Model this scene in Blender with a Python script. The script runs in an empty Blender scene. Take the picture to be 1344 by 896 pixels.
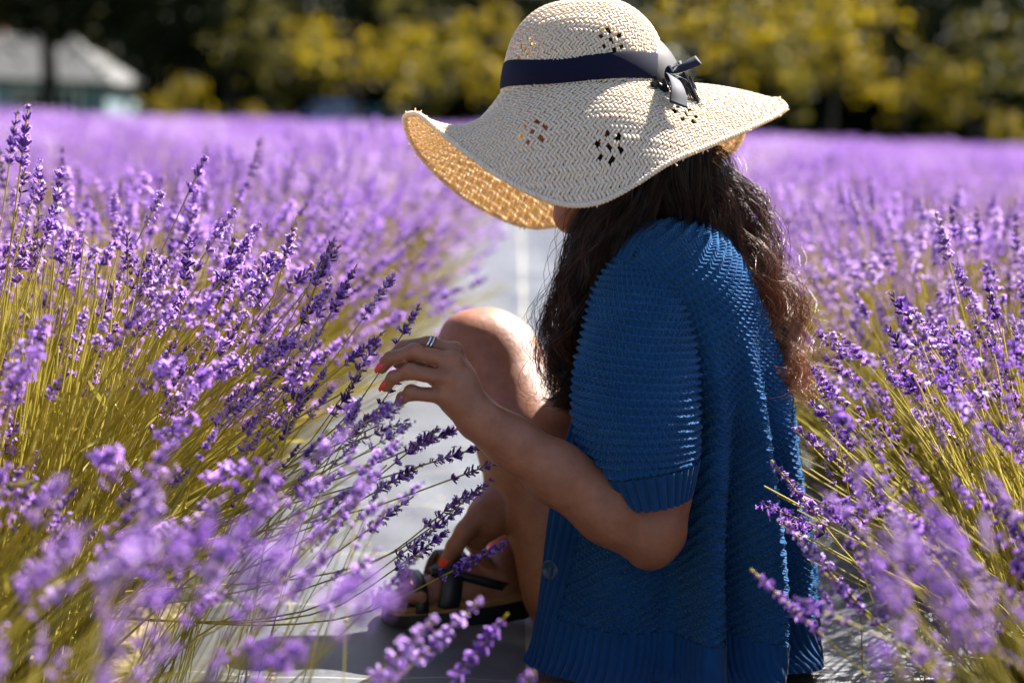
import bpy, math, random
import numpy as np
from mathutils import Matrix, Vector

# ------------------------------------------------------------------ camera, world, sun, exposure
sc = bpy.context.scene
COL = sc.collection
rng = np.random.default_rng(7)
random.seed(7)
CAM_H = 0.66
PITCH = math.atan(288.0 / 2200.0)
ROLL = math.radians(2.0)
F_PX = 2200.0
fwd = np.array([0.0, math.cos(PITCH), -math.sin(PITCH)])
right0 = np.array([1.0, 0.0, 0.0])
up0 = np.cross(right0, fwd)
RIGHT = right0 * math.cos(ROLL) + up0 * math.sin(ROLL)
UP = up0 * math.cos(ROLL) - right0 * math.sin(ROLL)
CAM = np.array([0.0, 0.0, CAM_H])

cam_data = bpy.data.cameras.new('camera')
cam_data.sensor_width = 36.0
cam_data.lens = 36.0 * F_PX / 1344.0
cam_data.clip_start = 0.02
cam_data.clip_end = 2000.0
cam_data.dof.use_dof = True
cam_data.dof.focus_distance = 1.93
cam_data.dof.aperture_fstop = 2.7
cam = bpy.data.objects.new('camera', cam_data)
COL.objects.link(cam)
cam.matrix_world = Matrix(((RIGHT[0], UP[0], -fwd[0], CAM[0]), (RIGHT[1], UP[1], -fwd[1], CAM[1]),
                           (RIGHT[2], UP[2], -fwd[2], CAM[2]), (0, 0, 0, 1)))
sc.camera = cam

SUN_AZ = math.radians(42.0)      # right of straight ahead (+Y towards +X)
SUN_EL = math.radians(46.0)
sun_dir = Vector((math.sin(SUN_AZ) * math.cos(SUN_EL), math.cos(SUN_AZ) * math.cos(SUN_EL), math.sin(SUN_EL)))
world = bpy.data.worlds.new('World')
sc.world = world
world.use_nodes = True
wn = world.node_tree
wn.nodes.clear()
sky = wn.nodes.new('ShaderNodeTexSky')
sky.sky_type = 'NISHITA'
sky.sun_disc = False
sky.sun_elevation = SUN_EL
sky.sun_rotation = SUN_AZ
bg = wn.nodes.new('ShaderNodeBackground')
bg.inputs['Strength'].default_value = 0.05
wo = wn.nodes.new('ShaderNodeOutputWorld')
wn.links.new(sky.outputs[0], bg.inputs[0])
wn.links.new(bg.outputs[0], wo.inputs[0])

sun_data = bpy.data.lights.new('sun', 'SUN')
sun_data.energy = 5.0
sun_data.angle = math.radians(0.5)
sun_data.color = (1.0, 0.96, 0.90)
sun = bpy.data.objects.new('sun', sun_data)
COL.objects.link(sun)
sun.rotation_euler = sun_dir.to_track_quat('Z', 'Y').to_euler()

sc.view_settings.view_transform = 'Standard'
sc.view_settings.look = 'None'
sc.view_settings.exposure = 2.1
sc.view_settings.gamma = 1.0
sc.view_settings.use_curve_mapping = False
sc.cycles.max_bounces = 8
sc.cycles.transparent_max_bounces = 12
sc.cycles.use_denoising = True
sc.cycles.sample_clamp_indirect = 6.0


def P(px, py, Y):
    """point of the place that lies at picture position (px, py) at distance Y along the path"""
    px, py, Y = np.broadcast_arrays(np.asarray(px, float), np.asarray(py, float), np.asarray(Y, float))
    d = fwd + RIGHT * ((px - 672.0) / F_PX)[..., None] - UP * ((py - 448.0) / F_PX)[..., None]
    return CAM + d * (Y / d[..., 1])[..., None]


def project(p):
    q = np.asarray(p) - CAM
    z = q @ fwd
    return 672.0 + F_PX * (q @ RIGHT) / z, 448.0 - F_PX * (q @ UP) / z


# ------------------------------------------------------------------ helpers
def tag(o, label=None, cat=None, group=None, kind=None):
    if label: o['label'] = label
    if cat: o['category'] = cat
    if group: o['group'] = group
    if kind: o['kind'] = kind
    return o


def mesh_data(name, V, faces, mats, midx=None, smooth=True, uv=None):
    """faces: list of int arrays (n,k); midx: list of ints or arrays per face block; uv: per-vertex (n,2)"""
    me = bpy.data.meshes.new(name)
    V = np.ascontiguousarray(V, dtype=np.float32)
    if not isinstance(faces, (list, tuple)): faces = [faces]
    faces = [np.asarray(f, dtype=np.int32) for f in faces if len(f)]
    loops = np.concatenate([f.ravel() for f in faces])
    sizes = np.concatenate([np.full(len(f), f.shape[1], np.int32) for f in faces])
    starts = np.concatenate([[0], np.cumsum(sizes)[:-1]]).astype(np.int32)
    me.vertices.add(len(V)); me.vertices.foreach_set('co', V.ravel())
    me.loops.add(len(loops)); me.loops.foreach_set('vertex_index', loops)
    me.polygons.add(len(sizes)); me.polygons.foreach_set('loop_start', starts)
    me.polygons.foreach_set('loop_total', sizes)
    for m in (mats if isinstance(mats, (list, tuple)) else [mats]): me.materials.append(m)
    if midx is not None:
        mi = np.concatenate([np.full(len(f), m, np.int32) if np.isscalar(m) else np.asarray(m, np.int32)
                             for f, m in zip(faces, midx)])
        me.polygons.foreach_set('material_index', mi)
    me.polygons.foreach_set('use_smooth', np.full(len(sizes), bool(smooth)))
    if uv is not None:
        l = me.uv_layers.new(name='UVMap')
        l.data.foreach_set('uv', np.asarray(uv, np.float32)[loops].ravel())
    me.update(calc_edges=True)
    me.validate(verbose=False)
    return me


def obj(name, me, parent=None):
    o = bpy.data.objects.new(name, me)
    COL.objects.link(o)
    if parent is not None: o.parent = parent
    return o


def empty(name, loc=(0, 0, 0), parent=None):
    o = bpy.data.objects.new(name, None)
    o.empty_display_size = 0.05
    COL.objects.link(o)
    o.location = loc
    if parent is not None: o.parent = parent
    return o


def world_child(o, parent):
    """parent without moving (mesh data is in world coordinates, parent only translated)"""
    o.parent = parent
    o.location = -Vector(parent.location)
    return o


class MB:
    """collects chunks of geometry for one mesh"""
    def __init__(self): self.V = []; self.F = []; self.M = []; self.n = 0
    def add(self, V, F, m=0):
        V = np.asarray(V, float).reshape(-1, 3)
        for f in (F if isinstance(F, (list, tuple)) else [F]):
            f = np.asarray(f)
            if len(f): self.F.append(f + self.n); self.M.append(m)
        self.V.append(V); self.n += len(V)
        return self
    def data(self, name, mats, smooth=True):
        by = {}
        for f, m in zip(self.F, self.M): by.setdefault((f.shape[1], m), []).append(f)
        ks = list(by)
        return mesh_data(name, np.concatenate(self.V), [np.concatenate(by[k]) for k in ks], mats, [k[1] for k in ks], smooth)


def norm(v, axis=-1):
    return v / np.maximum(np.linalg.norm(v, axis=axis, keepdims=True), 1e-12)


def tubes(Pts, R, sides=4, ref=(0.31, 0.17, 0.93), cap=False):
    """Pts (S,N,3), R (S,N) -> V, quads of S tubes"""
    Pts = np.asarray(Pts, float)
    if Pts.ndim == 2: Pts = Pts[None]
    S, N, _ = Pts.shape
    R = np.broadcast_to(np.asarray(R, float), (S, N))
    T = np.empty_like(Pts)
    T[:, 1:-1] = Pts[:, 2:] - Pts[:, :-2]
    T[:, 0] = Pts[:, 1] - Pts[:, 0]
    T[:, -1] = Pts[:, -1] - Pts[:, -2]
    T = norm(T)
    ref = np.asarray(ref, float)
    A = norm(np.cross(T, ref)); B = np.cross(T, A)
    th = np.arange(sides) * 2 * math.pi / sides
    V = (Pts[:, :, None] + R[:, :, None, None] * (A[:, :, None] * np.cos(th)[None, None, :, None]
                                                  + B[:, :, None] * np.sin(th)[None, None, :, None]))
    idx = np.arange(S * N * sides).reshape(S, N, sides)
    a = idx[:, :-1]; b = idx[:, 1:]
    Q = np.stack([a, np.roll(a, -1, 2), np.roll(b, -1, 2), b], -1).reshape(-1, 4)
    F = [Q]
    if cap and sides >= 3:
        F += [idx[:, 0, ::-1].reshape(S, sides), idx[:, -1].reshape(S, sides)]
    return V.reshape(-1, 3), F


def box(c, s, rot=None):
    c = np.asarray(c, float); s = np.asarray(s, float) / 2
    V = np.array([[x, y, z] for x in (-1, 1) for y in (-1, 1) for z in (-1, 1)], float) * s
    if rot is not None: V = V @ np.asarray(rot).T
    F = np.array([[0, 1, 3, 2], [4, 6, 7, 5], [0, 4, 5, 1], [2, 3, 7, 6], [0, 2, 6, 4], [1, 5, 7, 3]])
    return V + c, F


def grid_faces(n, m, wrap_m=False):
    i = np.arange(n * m).reshape(n, m)
    if wrap_m: i = np.concatenate([i, i[:, :1]], 1)
    return np.stack([i[:-1, :-1], i[:-1, 1:], i[1:, 1:], i[1:, :-1]], -1).reshape(-1, 4)


def spline(pts, n, closed=False):
    """Catmull-Rom through pts (K,D) sampled at n points"""
    pts = np.asarray(pts, float)
    K = len(pts)
    if closed:
        t = np.linspace(0, K, n, endpoint=False); i = np.floor(t).astype(int); f = (t - i)[:, None]
        p0, p1, p2, p3 = pts[(i - 1) % K], pts[i % K], pts[(i + 1) % K], pts[(i + 2) % K]
    else:
        e = np.concatenate([[2 * pts[0] - pts[1]], pts, [2 * pts[-1] - pts[-2]]])
        t = np.linspace(0, K - 1, n); i = np.minimum(np.floor(t).astype(int), K - 2); f = (t - i)[:, None]
        p0, p1, p2, p3 = e[i], e[i + 1], e[i + 2], e[i + 3]
    return 0.5 * ((2 * p1) + (-p0 + p2) * f + (2 * p0 - 5 * p1 + 4 * p2 - p3) * f ** 2 + (-p0 + 3 * p1 - 3 * p2 + p3) * f ** 3)


def smooth01(x): x = np.clip(x, 0, 1); return x * x * (3 - 2 * x)


# ------------------------------------------------------------------ materials
class N:
    def __init__(self, name):
        self.m = bpy.data.materials.new(name); self.m.use_nodes = True
        self.t = self.m.node_tree; self.t.nodes.clear()
        self.out = self.t.nodes.new('ShaderNodeOutputMaterial')
    def n(self, kind, **kw):
        nd = self.t.nodes.new('ShaderNode' + kind)
        for k, v in kw.items():
            if k in nd.bl_rna.properties and k not in ('inputs',): setattr(nd, k, v)
            else: nd.inputs[k.replace('_', ' ')].default_value = v
        return nd
    def l(self, a, b): self.t.links.new(a, b)
    def math(self, op, a, b=None):
        nd = self.t.nodes.new('ShaderNodeMath'); nd.operation = op
        for i, v in enumerate((a, b)):
            if v is None: continue
            if isinstance(v, (int, float)): nd.inputs[i].default_value = v
            else: self.l(v, nd.inputs[i])
        return nd.outputs[0]
    def ramp(self, fac, stops):
        r = self.t.nodes.new('ShaderNodeValToRGB')
        while len(r.color_ramp.elements) < len(stops): r.color_ramp.elements.new(0.5)
        for e, (p, c) in zip(r.color_ramp.elements, stops): e.position = p; e.color = (*c, 1)
        self.l(fac, r.inputs[0])
        return r.outputs[0]
    def noise(self, scale, detail=3, coord='Object', rough=0.55, vec=None):
        nz = self.n('TexNoise', Scale=scale, Detail=detail, Roughness=rough)
        if vec is None:
            tc = self.t.nodes.new('ShaderNodeTexCoord'); vec = tc.outputs[coord]
        self.l(vec, nz.inputs['Vector'])
        return nz.outputs[0]
    def bump(self, h, strength, dist):
        b = self.n('Bump', Strength=strength, Distance=dist); self.l(h, b.inputs['Height']); return b.outputs[0]
    def bsdf(self, color=None, rough=0.6, spec=0.5, **kw):
        p = self.t.nodes.new('ShaderNodeBsdfPrincipled')
        p.inputs['Roughness'].default_value = rough
        p.inputs['Specular IOR Level'].default_value = spec
        if color is not None:
            if isinstance(color, tuple): p.inputs['Base Color'].default_value = (*color, 1)
            else: self.l(color, p.inputs['Base Color'])
        for k, v in kw.items(): p.inputs[k.replace('_', ' ')].default_value = v
        return p
    def finish(self, shader): self.l(shader, self.out.inputs[0]); return self.m
    def leafy(self, color, trans, rough=0.5, spec=0.3, tcol=None, normal=None):
        p = self.bsdf(color, rough, spec)
        tr = self.t.nodes.new('ShaderNodeBsdfTranslucent')
        c = tcol if tcol is not None else color
        if isinstance(c, tuple): tr.inputs[0].default_value = (*c, 1)
        else: self.l(c, tr.inputs[0])
        if normal is not None: self.l(normal, p.inputs['Normal']); self.l(normal, tr.inputs['Normal'])
        mx = self.n('MixShader'); mx.inputs[0].default_value = trans
        self.l(p.outputs[0], mx.inputs[1]); self.l(tr.outputs[0], mx.inputs[2])
        return self.finish(mx.outputs[0])


def simple(name, color, rough=0.6, spec=0.5, vary=0.0, scale=20, **kw):
    a = N(name)
    if vary:
        f = a.noise(scale, 4)
        c = a.ramp(f, [(0.3, tuple(x * (1 - vary) for x in color)), (0.7, tuple(min(1, x * (1 + vary)) for x in color))])
    else: c = color
    p = a.bsdf(c, rough, spec, **kw)
    return a.finish(p.outputs[0])


def rand_color(a, stops, noise_scale=None):
    oi = a.t.nodes.new('ShaderNodeObjectInfo')
    f = oi.outputs['Random']
    if noise_scale:
        nz = a.noise(noise_scale, 2)
        f = a.math('ADD', a.math('MULTIPLY', f, 0.55), a.math('MULTIPLY', nz, 0.5))
    return a.ramp(f, stops)


M = {}
a = N('calyx_purple')
M['calyx'] = a.leafy(rand_color(a, [(0.2, (0.060, 0.018, 0.20)), (0.5, (0.15, 0.045, 0.36)), (0.85, (0.30, 0.13, 0.48))], 90), 0.35, 0.55, 0.25)
a = N('petal_violet')
M['petal'] = a.leafy(rand_color(a, [(0.2, (0.40, 0.16, 0.74)), (0.55, (0.58, 0.31, 0.84)), (0.9, (0.80, 0.60, 0.92))], 60), 0.5, 0.5, 0.2)
a = N('lavender_stem')
M['stem'] = a.leafy(rand_color(a, [(0.2, (0.34, 0.27, 0.035)), (0.6, (0.48, 0.39, 0.055)), (0.9, (0.56, 0.47, 0.13))], 30), 0.3, 0.5, 0.35)
a = N('lavender_leaf')
M['leaf'] = a.leafy(rand_color(a, [(0.2, (0.20, 0.17, 0.04)), (0.6, (0.36, 0.30, 0.05)), (0.9, (0.46, 0.38, 0.09))], 12), 0.3, 0.55, 0.3)

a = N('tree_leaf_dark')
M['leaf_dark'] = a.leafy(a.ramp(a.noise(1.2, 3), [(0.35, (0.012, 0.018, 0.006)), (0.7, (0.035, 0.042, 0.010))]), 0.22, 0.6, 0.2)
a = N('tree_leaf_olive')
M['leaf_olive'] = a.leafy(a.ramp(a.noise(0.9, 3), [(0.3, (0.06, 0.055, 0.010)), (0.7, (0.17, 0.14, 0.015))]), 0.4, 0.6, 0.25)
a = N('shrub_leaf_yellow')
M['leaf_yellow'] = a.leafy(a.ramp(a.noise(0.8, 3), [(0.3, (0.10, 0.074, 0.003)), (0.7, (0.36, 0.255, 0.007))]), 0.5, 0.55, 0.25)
M['bark'] = simple('bark', (0.035, 0.028, 0.022), 0.9, 0.2, 0.4, 6)

a = N('skin')
fine = a.noise(900, 2); blot = a.noise(38, 6, rough=0.7)
c = a.ramp(blot, [(0.3, (0.235, 0.083, 0.038)), (0.5, (0.295, 0.112, 0.053)), (0.7, (0.36, 0.142, 0.069))])
p = a.bsdf(c, 0.43, 0.5, Subsurface_Weight=0.18, Subsurface_Scale=0.006)
p.inputs['Subsurface Radius'].default_value = (1.0, 0.35, 0.18)
pores = a.n('TexVoronoi', Scale=700.0)
tc = a.t.nodes.new('ShaderNodeTexCoord'); a.l(tc.outputs['Object'], pores.inputs['Vector'])
a.l(a.bump(a.math('ADD', a.math('ADD', a.math('MULTIPLY', pores.outputs[0], 0.6), fine), a.math('MULTIPLY', a.noise(130, 4), 1.6)), 0.4, 0.0011), p.inputs['Normal'])
M['skin'] = a.finish(p.outputs[0])
M['nail'] = simple('nail_varnish_red', (0.75, 0.035, 0.02), 0.18, 0.6)
M['silver'] = simple('silver', (0.8, 0.82, 0.86), 0.15, 0.5, Metallic=1.0)
M['black_cloth'] = simple('black_cloth', (0.008, 0.008, 0.01), 0.85, 0.2, 0.3, 60)
M['leather'] = simple('black_leather', (0.010, 0.010, 0.011), 0.42, 0.5, 0.3, 80)
M['sole'] = simple('sandal_sole', (0.30, 0.15, 0.05), 0.6, 0.3, 0.25, 40)
M['button'] = simple('button_blue', (0.012, 0.05, 0.10), 0.25, 0.6, 0.2, 100)
M['lip'] = simple('lip', (0.42, 0.13, 0.11), 0.4, 0.5)
M['eye'] = simple('eye_white', (0.7, 0.68, 0.64), 0.15, 0.5)

# knitted cotton: the mesh carries the ridges, the bump the single loops (uv in metres)
a = N('blue_knit')
uvn = a.t.nodes.new('ShaderNodeUVMap')
sx = a.t.nodes.new('ShaderNodeSeparateXYZ'); a.l(uvn.outputs[0], sx.inputs[0])
U, Vv = sx.outputs[0], sx.outputs[1]
PR, PS = 0.0090, 0.0084
rowi = a.math('FLOOR', a.math('DIVIDE', Vv, PR / 2))
sh = a.math('MULTIPLY', a.math('MODULO', rowi, 2.0), PS / 2)
cu = a.math('COSINE', a.math('MULTIPLY', a.math('ADD', U, sh), 4 * math.pi / PS))
cv = a.math('COSINE', a.math('MULTIPLY', Vv, 4 * math.pi / PR))
loopsH = a.math('MULTIPLY', a.math('ADD', cu, 1.0), a.math('ADD', a.math('MULTIPLY', cv, -0.5), 0.7))
fib = a.noise(600, 3, 'UV')
hgt = a.math('ADD', a.math('MULTIPLY', loopsH, 0.5), a.math('MULTIPLY', fib, 0.7))
c = a.ramp(a.noise(14, 3), [(0.3, (0.0045, 0.047, 0.150)), (0.7, (0.009, 0.077, 0.225))])
p = a.bsdf(c, 0.85, 0.15, Sheen_Weight=0.22, Sheen_Roughness=0.5)
p.inputs['Sheen Tint'].default_value = (0.35, 0.75, 1.0, 1)
a.l(a.bump(hgt, 1.0, 0.0020), p.inputs['Normal'])
M['knit'] = a.finish(p.outputs[0])
a = N('blue_rib')
fib = a.noise(700, 3, 'UV')
c = a.ramp(a.noise(14, 3), [(0.3, (0.004, 0.036, 0.112)), (0.7, (0.007, 0.055, 0.160))])
p = a.bsdf(c, 0.88, 0.12, Sheen_Weight=0.1)
a.l(a.bump(fib, 0.5, 0.0008), p.inputs['Normal'])
M['rib'] = a.finish(p.outputs[0])

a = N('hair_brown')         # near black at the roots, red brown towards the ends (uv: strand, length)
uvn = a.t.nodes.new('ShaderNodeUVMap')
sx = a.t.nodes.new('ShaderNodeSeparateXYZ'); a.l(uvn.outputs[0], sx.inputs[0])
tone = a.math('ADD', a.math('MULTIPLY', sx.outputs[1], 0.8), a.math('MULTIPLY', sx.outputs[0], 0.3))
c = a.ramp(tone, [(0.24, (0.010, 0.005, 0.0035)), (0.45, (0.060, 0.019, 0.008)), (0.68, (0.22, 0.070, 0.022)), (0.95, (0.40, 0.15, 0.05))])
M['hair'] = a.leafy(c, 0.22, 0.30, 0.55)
M['hair_base'] = simple('hair_dark', (0.012, 0.006, 0.004), 0.6, 0.3)

a = N('straw')
st = a.noise(220, 3)
c = a.ramp(st, [(0.3, (0.78, 0.74, 0.66)), (0.7, (0.93, 0.91, 0.86))])
b_ = a.bump(a.noise(900, 2), 0.4, 0.0005)
M['straw'] = a.leafy(c, 0.40, 0.65, 0.25, tcol=(0.98, 0.72, 0.12), normal=b_)
a = N('navy_satin')
p = a.bsdf((0.008, 0.009, 0.026), 0.7, 0.3, Sheen_Weight=0.12, Sheen_Roughness=0.5)
M['satin'] = a.finish(p.outputs[0])
a = N('navy_ribbon')
tc = a.t.nodes.new('ShaderNodeTexCoord')
wv = a.n('TexNoise', Scale=1500.0, Detail=2.0); a.l(tc.outputs['Object'], wv.inputs['Vector'])
p = a.bsdf((0.006, 0.007, 0.024), 0.85, 0.12)
a.l(a.bump(wv.outputs[0], 0.5, 0.0005), p.inputs['Normal'])
M['ribbon'] = a.finish(p.outputs[0])

# woven ground fabric on the path
a = N('weed_fabric')
tc = a.t.nodes.new('ShaderNodeTexCoord')
s3 = a.t.nodes.new('ShaderNodeSeparateXYZ'); a.l(tc.outputs['Object'], s3.inputs[0])
X, Yc = s3.outputs[0], s3.outputs[1]
wx = a.math('SINE', a.math('MULTIPLY', X, 2 * math.pi / 0.0042))
wy = a.math('SINE', a.math('MULTIPLY', Yc, 2 * math.pi / 0.0042))
wv = a.math('MULTIPLY', wx, wy)
nz = a.noise(9, 5); nf = a.noise(160, 2)
base = a.ramp(a.math('ADD', a.math('MULTIPLY', nz, 0.6), a.math('MULTIPLY', nf, 0.4)), [(0.35, (0.040, 0.044, 0.052)), (0.7, (0.085, 0.09, 0.10))])
def stripe(x0, w):
    d = a.math('ABSOLUTE', a.math('SUBTRACT', X, x0))
    return a.math('LESS_THAN', d, w)
smask = stripe(0.036, 0.005)
cross = a.math('LESS_THAN', a.math('ABSOLUTE', a.math('SUBTRACT', a.math('MODULO', Yc, 0.30), 0.13)), 0.0022)
smask = a.math('MAXIMUM', smask, a.math('MULTIPLY', cross, 0.5))
mixc = a.n('MixRGB'); a.l(smask, mixc.inputs[0]); a.l(base, mixc.inputs[1]); mixc.inputs[2].default_value = (0.42, 0.37, 0.27, 1)
p = a.bsdf(mixc.outputs[0], 0.40, 1.0)
a.l(a.bump(a.math('ADD', a.math('MULTIPLY', wv, 0.6), nf), 0.5, 0.0012), p.inputs['Normal'])
M['fabric'] = a.finish(p.outputs[0])

a = N('ground_soil')
n1 = a.noise(0.6, 6); n2 = a.noise(14, 5)
tc = a.t.nodes.new('ShaderNodeTexCoord')
s3 = a.t.nodes.new('ShaderNodeSeparateXYZ'); a.l(tc.outputs['Object'], s3.inputs[0])
soil = a.ramp(n2, [(0.3, (0.10, 0.075, 0.04)), (0.7, (0.24, 0.19, 0.09))])
grass = a.ramp(n1, [(0.3, (0.018, 0.032, 0.010)), (0.7, (0.05, 0.065, 0.018))])
f = a.math('GREATER_THAN', a.math('ADD', s3.outputs[1], a.math('MULTIPLY', n1, 1.5)), 30.5)
mx = a.n('MixRGB'); a.l(f, mx.inputs[0]); a.l(soil, mx.inputs[1]); a.l(grass, mx.inputs[2])
p = a.bsdf(mx.outputs[0], 0.95, 0.2)
a.l(a.bump(n2, 0.7, 0.05), p.inputs['Normal'])
M['ground'] = a.finish(p.outputs[0])

M['roof'] = simple('grey_roof', (0.095, 0.092, 0.087), 0.8, 0.3, 0.15, 3)
M['house_wall'] = simple('house_wall', (0.16, 0.22, 0.24), 0.8, 0.3, 0.15, 2)
M['white_paint'] = simple('white_paint', (0.78, 0.78, 0.76), 0.5, 0.4, 0.05, 5)
M['glass_dark'] = simple('dark_glass', (0.02, 0.025, 0.03), 0.08, 0.6)
M['chimney'] = simple('chimney_brick', (0.30, 0.15, 0.10), 0.85, 0.2, 0.2, 8)
M['car_blue'] = simple('car_paint_blue', (0.02, 0.09, 0.30), 0.25, 0.6, Coat_Weight=0.6)
M['car_teal'] = simple('car_paint_teal', (0.01, 0.14, 0.17), 0.25, 0.6, Coat_Weight=0.6)
M['tyre'] = simple('tyre_rubber', (0.02, 0.02, 0.02), 0.85, 0.2)
M['rim'] = simple('wheel_rim', (0.5, 0.5, 0.52), 0.3, 0.5, Metallic=1.0)
M['lamp_glass'] = simple('lamp_glass', (0.8, 0.8, 0.78), 0.1, 0.6)
M['grass_blade'] = simple('verge_grass', (0.045, 0.07, 0.018), 0.7, 0.3, 0.4, 3)

# ------------------------------------------------------------------ ground
def ground_z(y): return -0.02 - 0.95 * smooth01((np.asarray(y, float) - 33.0) / 45.0)
ys = np.concatenate([np.linspace(-15, 33, 60), np.linspace(34, 110, 60), np.linspace(120, 900, 20)])
xs = np.concatenate([np.linspace(-500, -40, 10), np.linspace(-36, 36, 60), np.linspace(40, 500, 10)])
Xg, Yg = np.meshgrid(xs, ys)
Zg = ground_z(Yg) + 0.012 * np.sin(Xg * 3.1) * np.cos(Yg * 2.3) * (np.abs(Xg) < 30) * (Yg < 33)
Zg = np.where(np.abs(Xg - 0.1) < 1.5, np.minimum(Zg, -0.021), Zg)
tag(obj('ground', mesh_data('ground', np.stack([Xg, Yg, Zg], -1).reshape(-1, 3), grid_faces(len(ys), len(xs)), M['ground'])), kind='structure')

# path: a strip of woven weed fabric with small wrinkles
xs = np.linspace(-0.46, 0.66, 70); ys = np.concatenate([np.linspace(0.2, 4.5, 300), np.linspace(4.6, 29.5, 120)])
Xg, Yg = np.meshgrid(xs, ys)
Zw = 0.0052 * np.sin(Yg * 9 + 2.2 * np.sin(Xg * 5)) * np.sin(Xg * 6 + Yg * 2.1) + 0.0042 * np.sin(Yg * 31 + Xg * 17) * np.sin(Xg * 13 - Yg * 7) ** 2 - 0.004
edge = np.clip((np.abs(Xg - 0.1) - 0.48) / 0.08, 0, 1)
Zw = Zw - 0.02 * edge
tag(obj('path', mesh_data('path', np.stack([Xg, Yg, Zw], -1).reshape(-1, 3), grid_faces(len(ys), len(xs)), M['fabric'])), kind='structure')

# ------------------------------------------------------------------ trees, house, cars behind the field
def leaf_cloud(r, n_clump, per, rad, leaf, clump_r, hollow=0.35, lobes=0):
    """leaf quads in clumps spread through an ellipsoid; rad=(rx,ry,rz)"""
    d = norm(r.normal(size=(n_clump, 3)))
    k = (hollow + (1 - hollow) * r.random(n_clump)) ** 0.6
    bumpy = 1 + 0.22 * np.sin(d[:, 0] * 5 + r.random() * 6) * np.sin(d[:, 2] * 4 + r.random() * 6)
    C = d * (k * bumpy)[:, None] * np.asarray(rad)
    if lobes:       # separate boughs of foliage with gaps between them
        lc = norm(r.normal(size=(lobes, 3))) * (0.35 + 0.6 * r.random((lobes, 1))) * np.asarray(rad)
        lr = 0.16 + 0.26 * r.random(lobes)
        w = r.choice(lobes, n_clump, p=lr ** 2 / (lr ** 2).sum())
        C = lc[w] + d * (k ** 0.7)[:, None] * np.asarray(rad) * lr[w][:, None]
    c = np.repeat(C, per, 0) + r.normal(size=(n_clump * per, 3)) * clump_r * np.repeat(0.5 + r.random(n_clump), per)[:, None] * np.array([1, 1, 0.75])
    nrm = norm(r.normal(size=c.shape) + np.array([0, 0, 0.6]))
    t = norm(np.cross(nrm, r.normal(size=c.shape))); b = np.cross(nrm, t)
    s = leaf * (0.6 + 0.8 * r.random(len(c)))[:, None]
    V = np.stack([c - t * s, c + b * s * 0.55 + nrm * s * 0.15, c + t * s, c - b * s * 0.55 + nrm * s * 0.15], 1).reshape(-1, 3)
    return V, np.arange(len(V)).reshape(-1, 4), C


def tree_meshes(name, seed, rad, cz, n_clump, per, leaf, clump_r, trunk_h, trunk_r, leafmat, n_limb=9, hollow=0.35, lobes=0):
    r = np.random.default_rng(seed)
    V, Fq, C = leaf_cloud(r, n_clump, per, rad, leaf, clump_r, hollow, lobes)
    V[:, 2] += cz; C[:, 2] += cz
    V[:, 2] = np.maximum(V[:, 2], 0.02)
    crown = mesh_data(name + '_crown', V, Fq, M[leafmat], smooth=False)
    mb = MB()
    top = cz + rad[2] * 0.55
    z = np.linspace(-0.15, top, 9)
    wob = np.cumsum(r.normal(size=(9, 2)) * trunk_r * 0.35, 0); wob[0] = 0
    pts = np.column_stack([wob, z])
    mb.add(*tubes(pts, trunk_r * np.linspace(1.15, 0.3, 9), 9))
    for i in range(n_limb):
        k = r.integers(3, 8); a0 = pts[k]
        e = C[r.integers(len(C))]
        mid = (a0 + e) / 2 + np.array([0, 0, 0.12 * np.linalg.norm(e - a0)])
        mb.add(*tubes(spline([a0, mid, e], 7), trunk_r * np.linspace(0.45, 0.08, 7), 5))
    return crown, mb.data(name + '_trunk', M['bark'])


KIND = {
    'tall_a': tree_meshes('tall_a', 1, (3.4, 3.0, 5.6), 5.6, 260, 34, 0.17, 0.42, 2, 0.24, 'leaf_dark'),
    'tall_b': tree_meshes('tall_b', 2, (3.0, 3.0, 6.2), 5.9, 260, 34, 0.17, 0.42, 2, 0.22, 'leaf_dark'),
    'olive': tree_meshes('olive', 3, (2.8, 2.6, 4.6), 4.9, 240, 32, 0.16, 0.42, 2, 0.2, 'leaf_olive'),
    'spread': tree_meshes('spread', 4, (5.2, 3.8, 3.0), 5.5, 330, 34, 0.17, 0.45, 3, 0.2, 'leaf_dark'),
    'small_c': tree_meshes('small_c', 15, (2.4, 1.8, 1.9), 3.5, 80, 9, 0.11, 0.2, 1, 0.08, 'leaf_olive', hollow=0.15, lobes=16),
    'small_a': tree_meshes('small_a', 5, (2.3, 1.6, 1.35), 2.35, 80, 9, 0.11, 0.16, 1, 0.07, 'leaf_yellow', hollow=0.15, lobes=15),
    'small_b': tree_meshes('small_b', 6, (2.0, 1.6, 1.9), 3.3, 80, 9, 0.11, 0.18, 1, 0.08, 'leaf_yellow', hollow=0.15, lobes=17),
    'shrub': tree_meshes('shrub', 8, (0.8, 0.7, 0.9), 1.0, 34, 14, 0.08, 0.14, 1, 0.04, 'leaf_yellow', hollow=0.1, lobes=6),
}


def plant_tree(kind, px, Y, name, label, group, s=1.0, rz=None, cat='tree', dz=0.0):
    loc = P(px, 160, Y)
    z = float(ground_z(Y)) + dz
    e = empty(name, (float(loc[0]), Y, z))
    e.rotation_euler.z = random.uniform(0, 6.28) if rz is None else rz
    e.scale = (s, s, s * random.uniform(0.94, 1.06))
    cr, tr = KIND[kind]
    obj('trunk', tr, e); obj('crown', cr, e)
    tag(e, label, cat, group)
    return e


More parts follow.
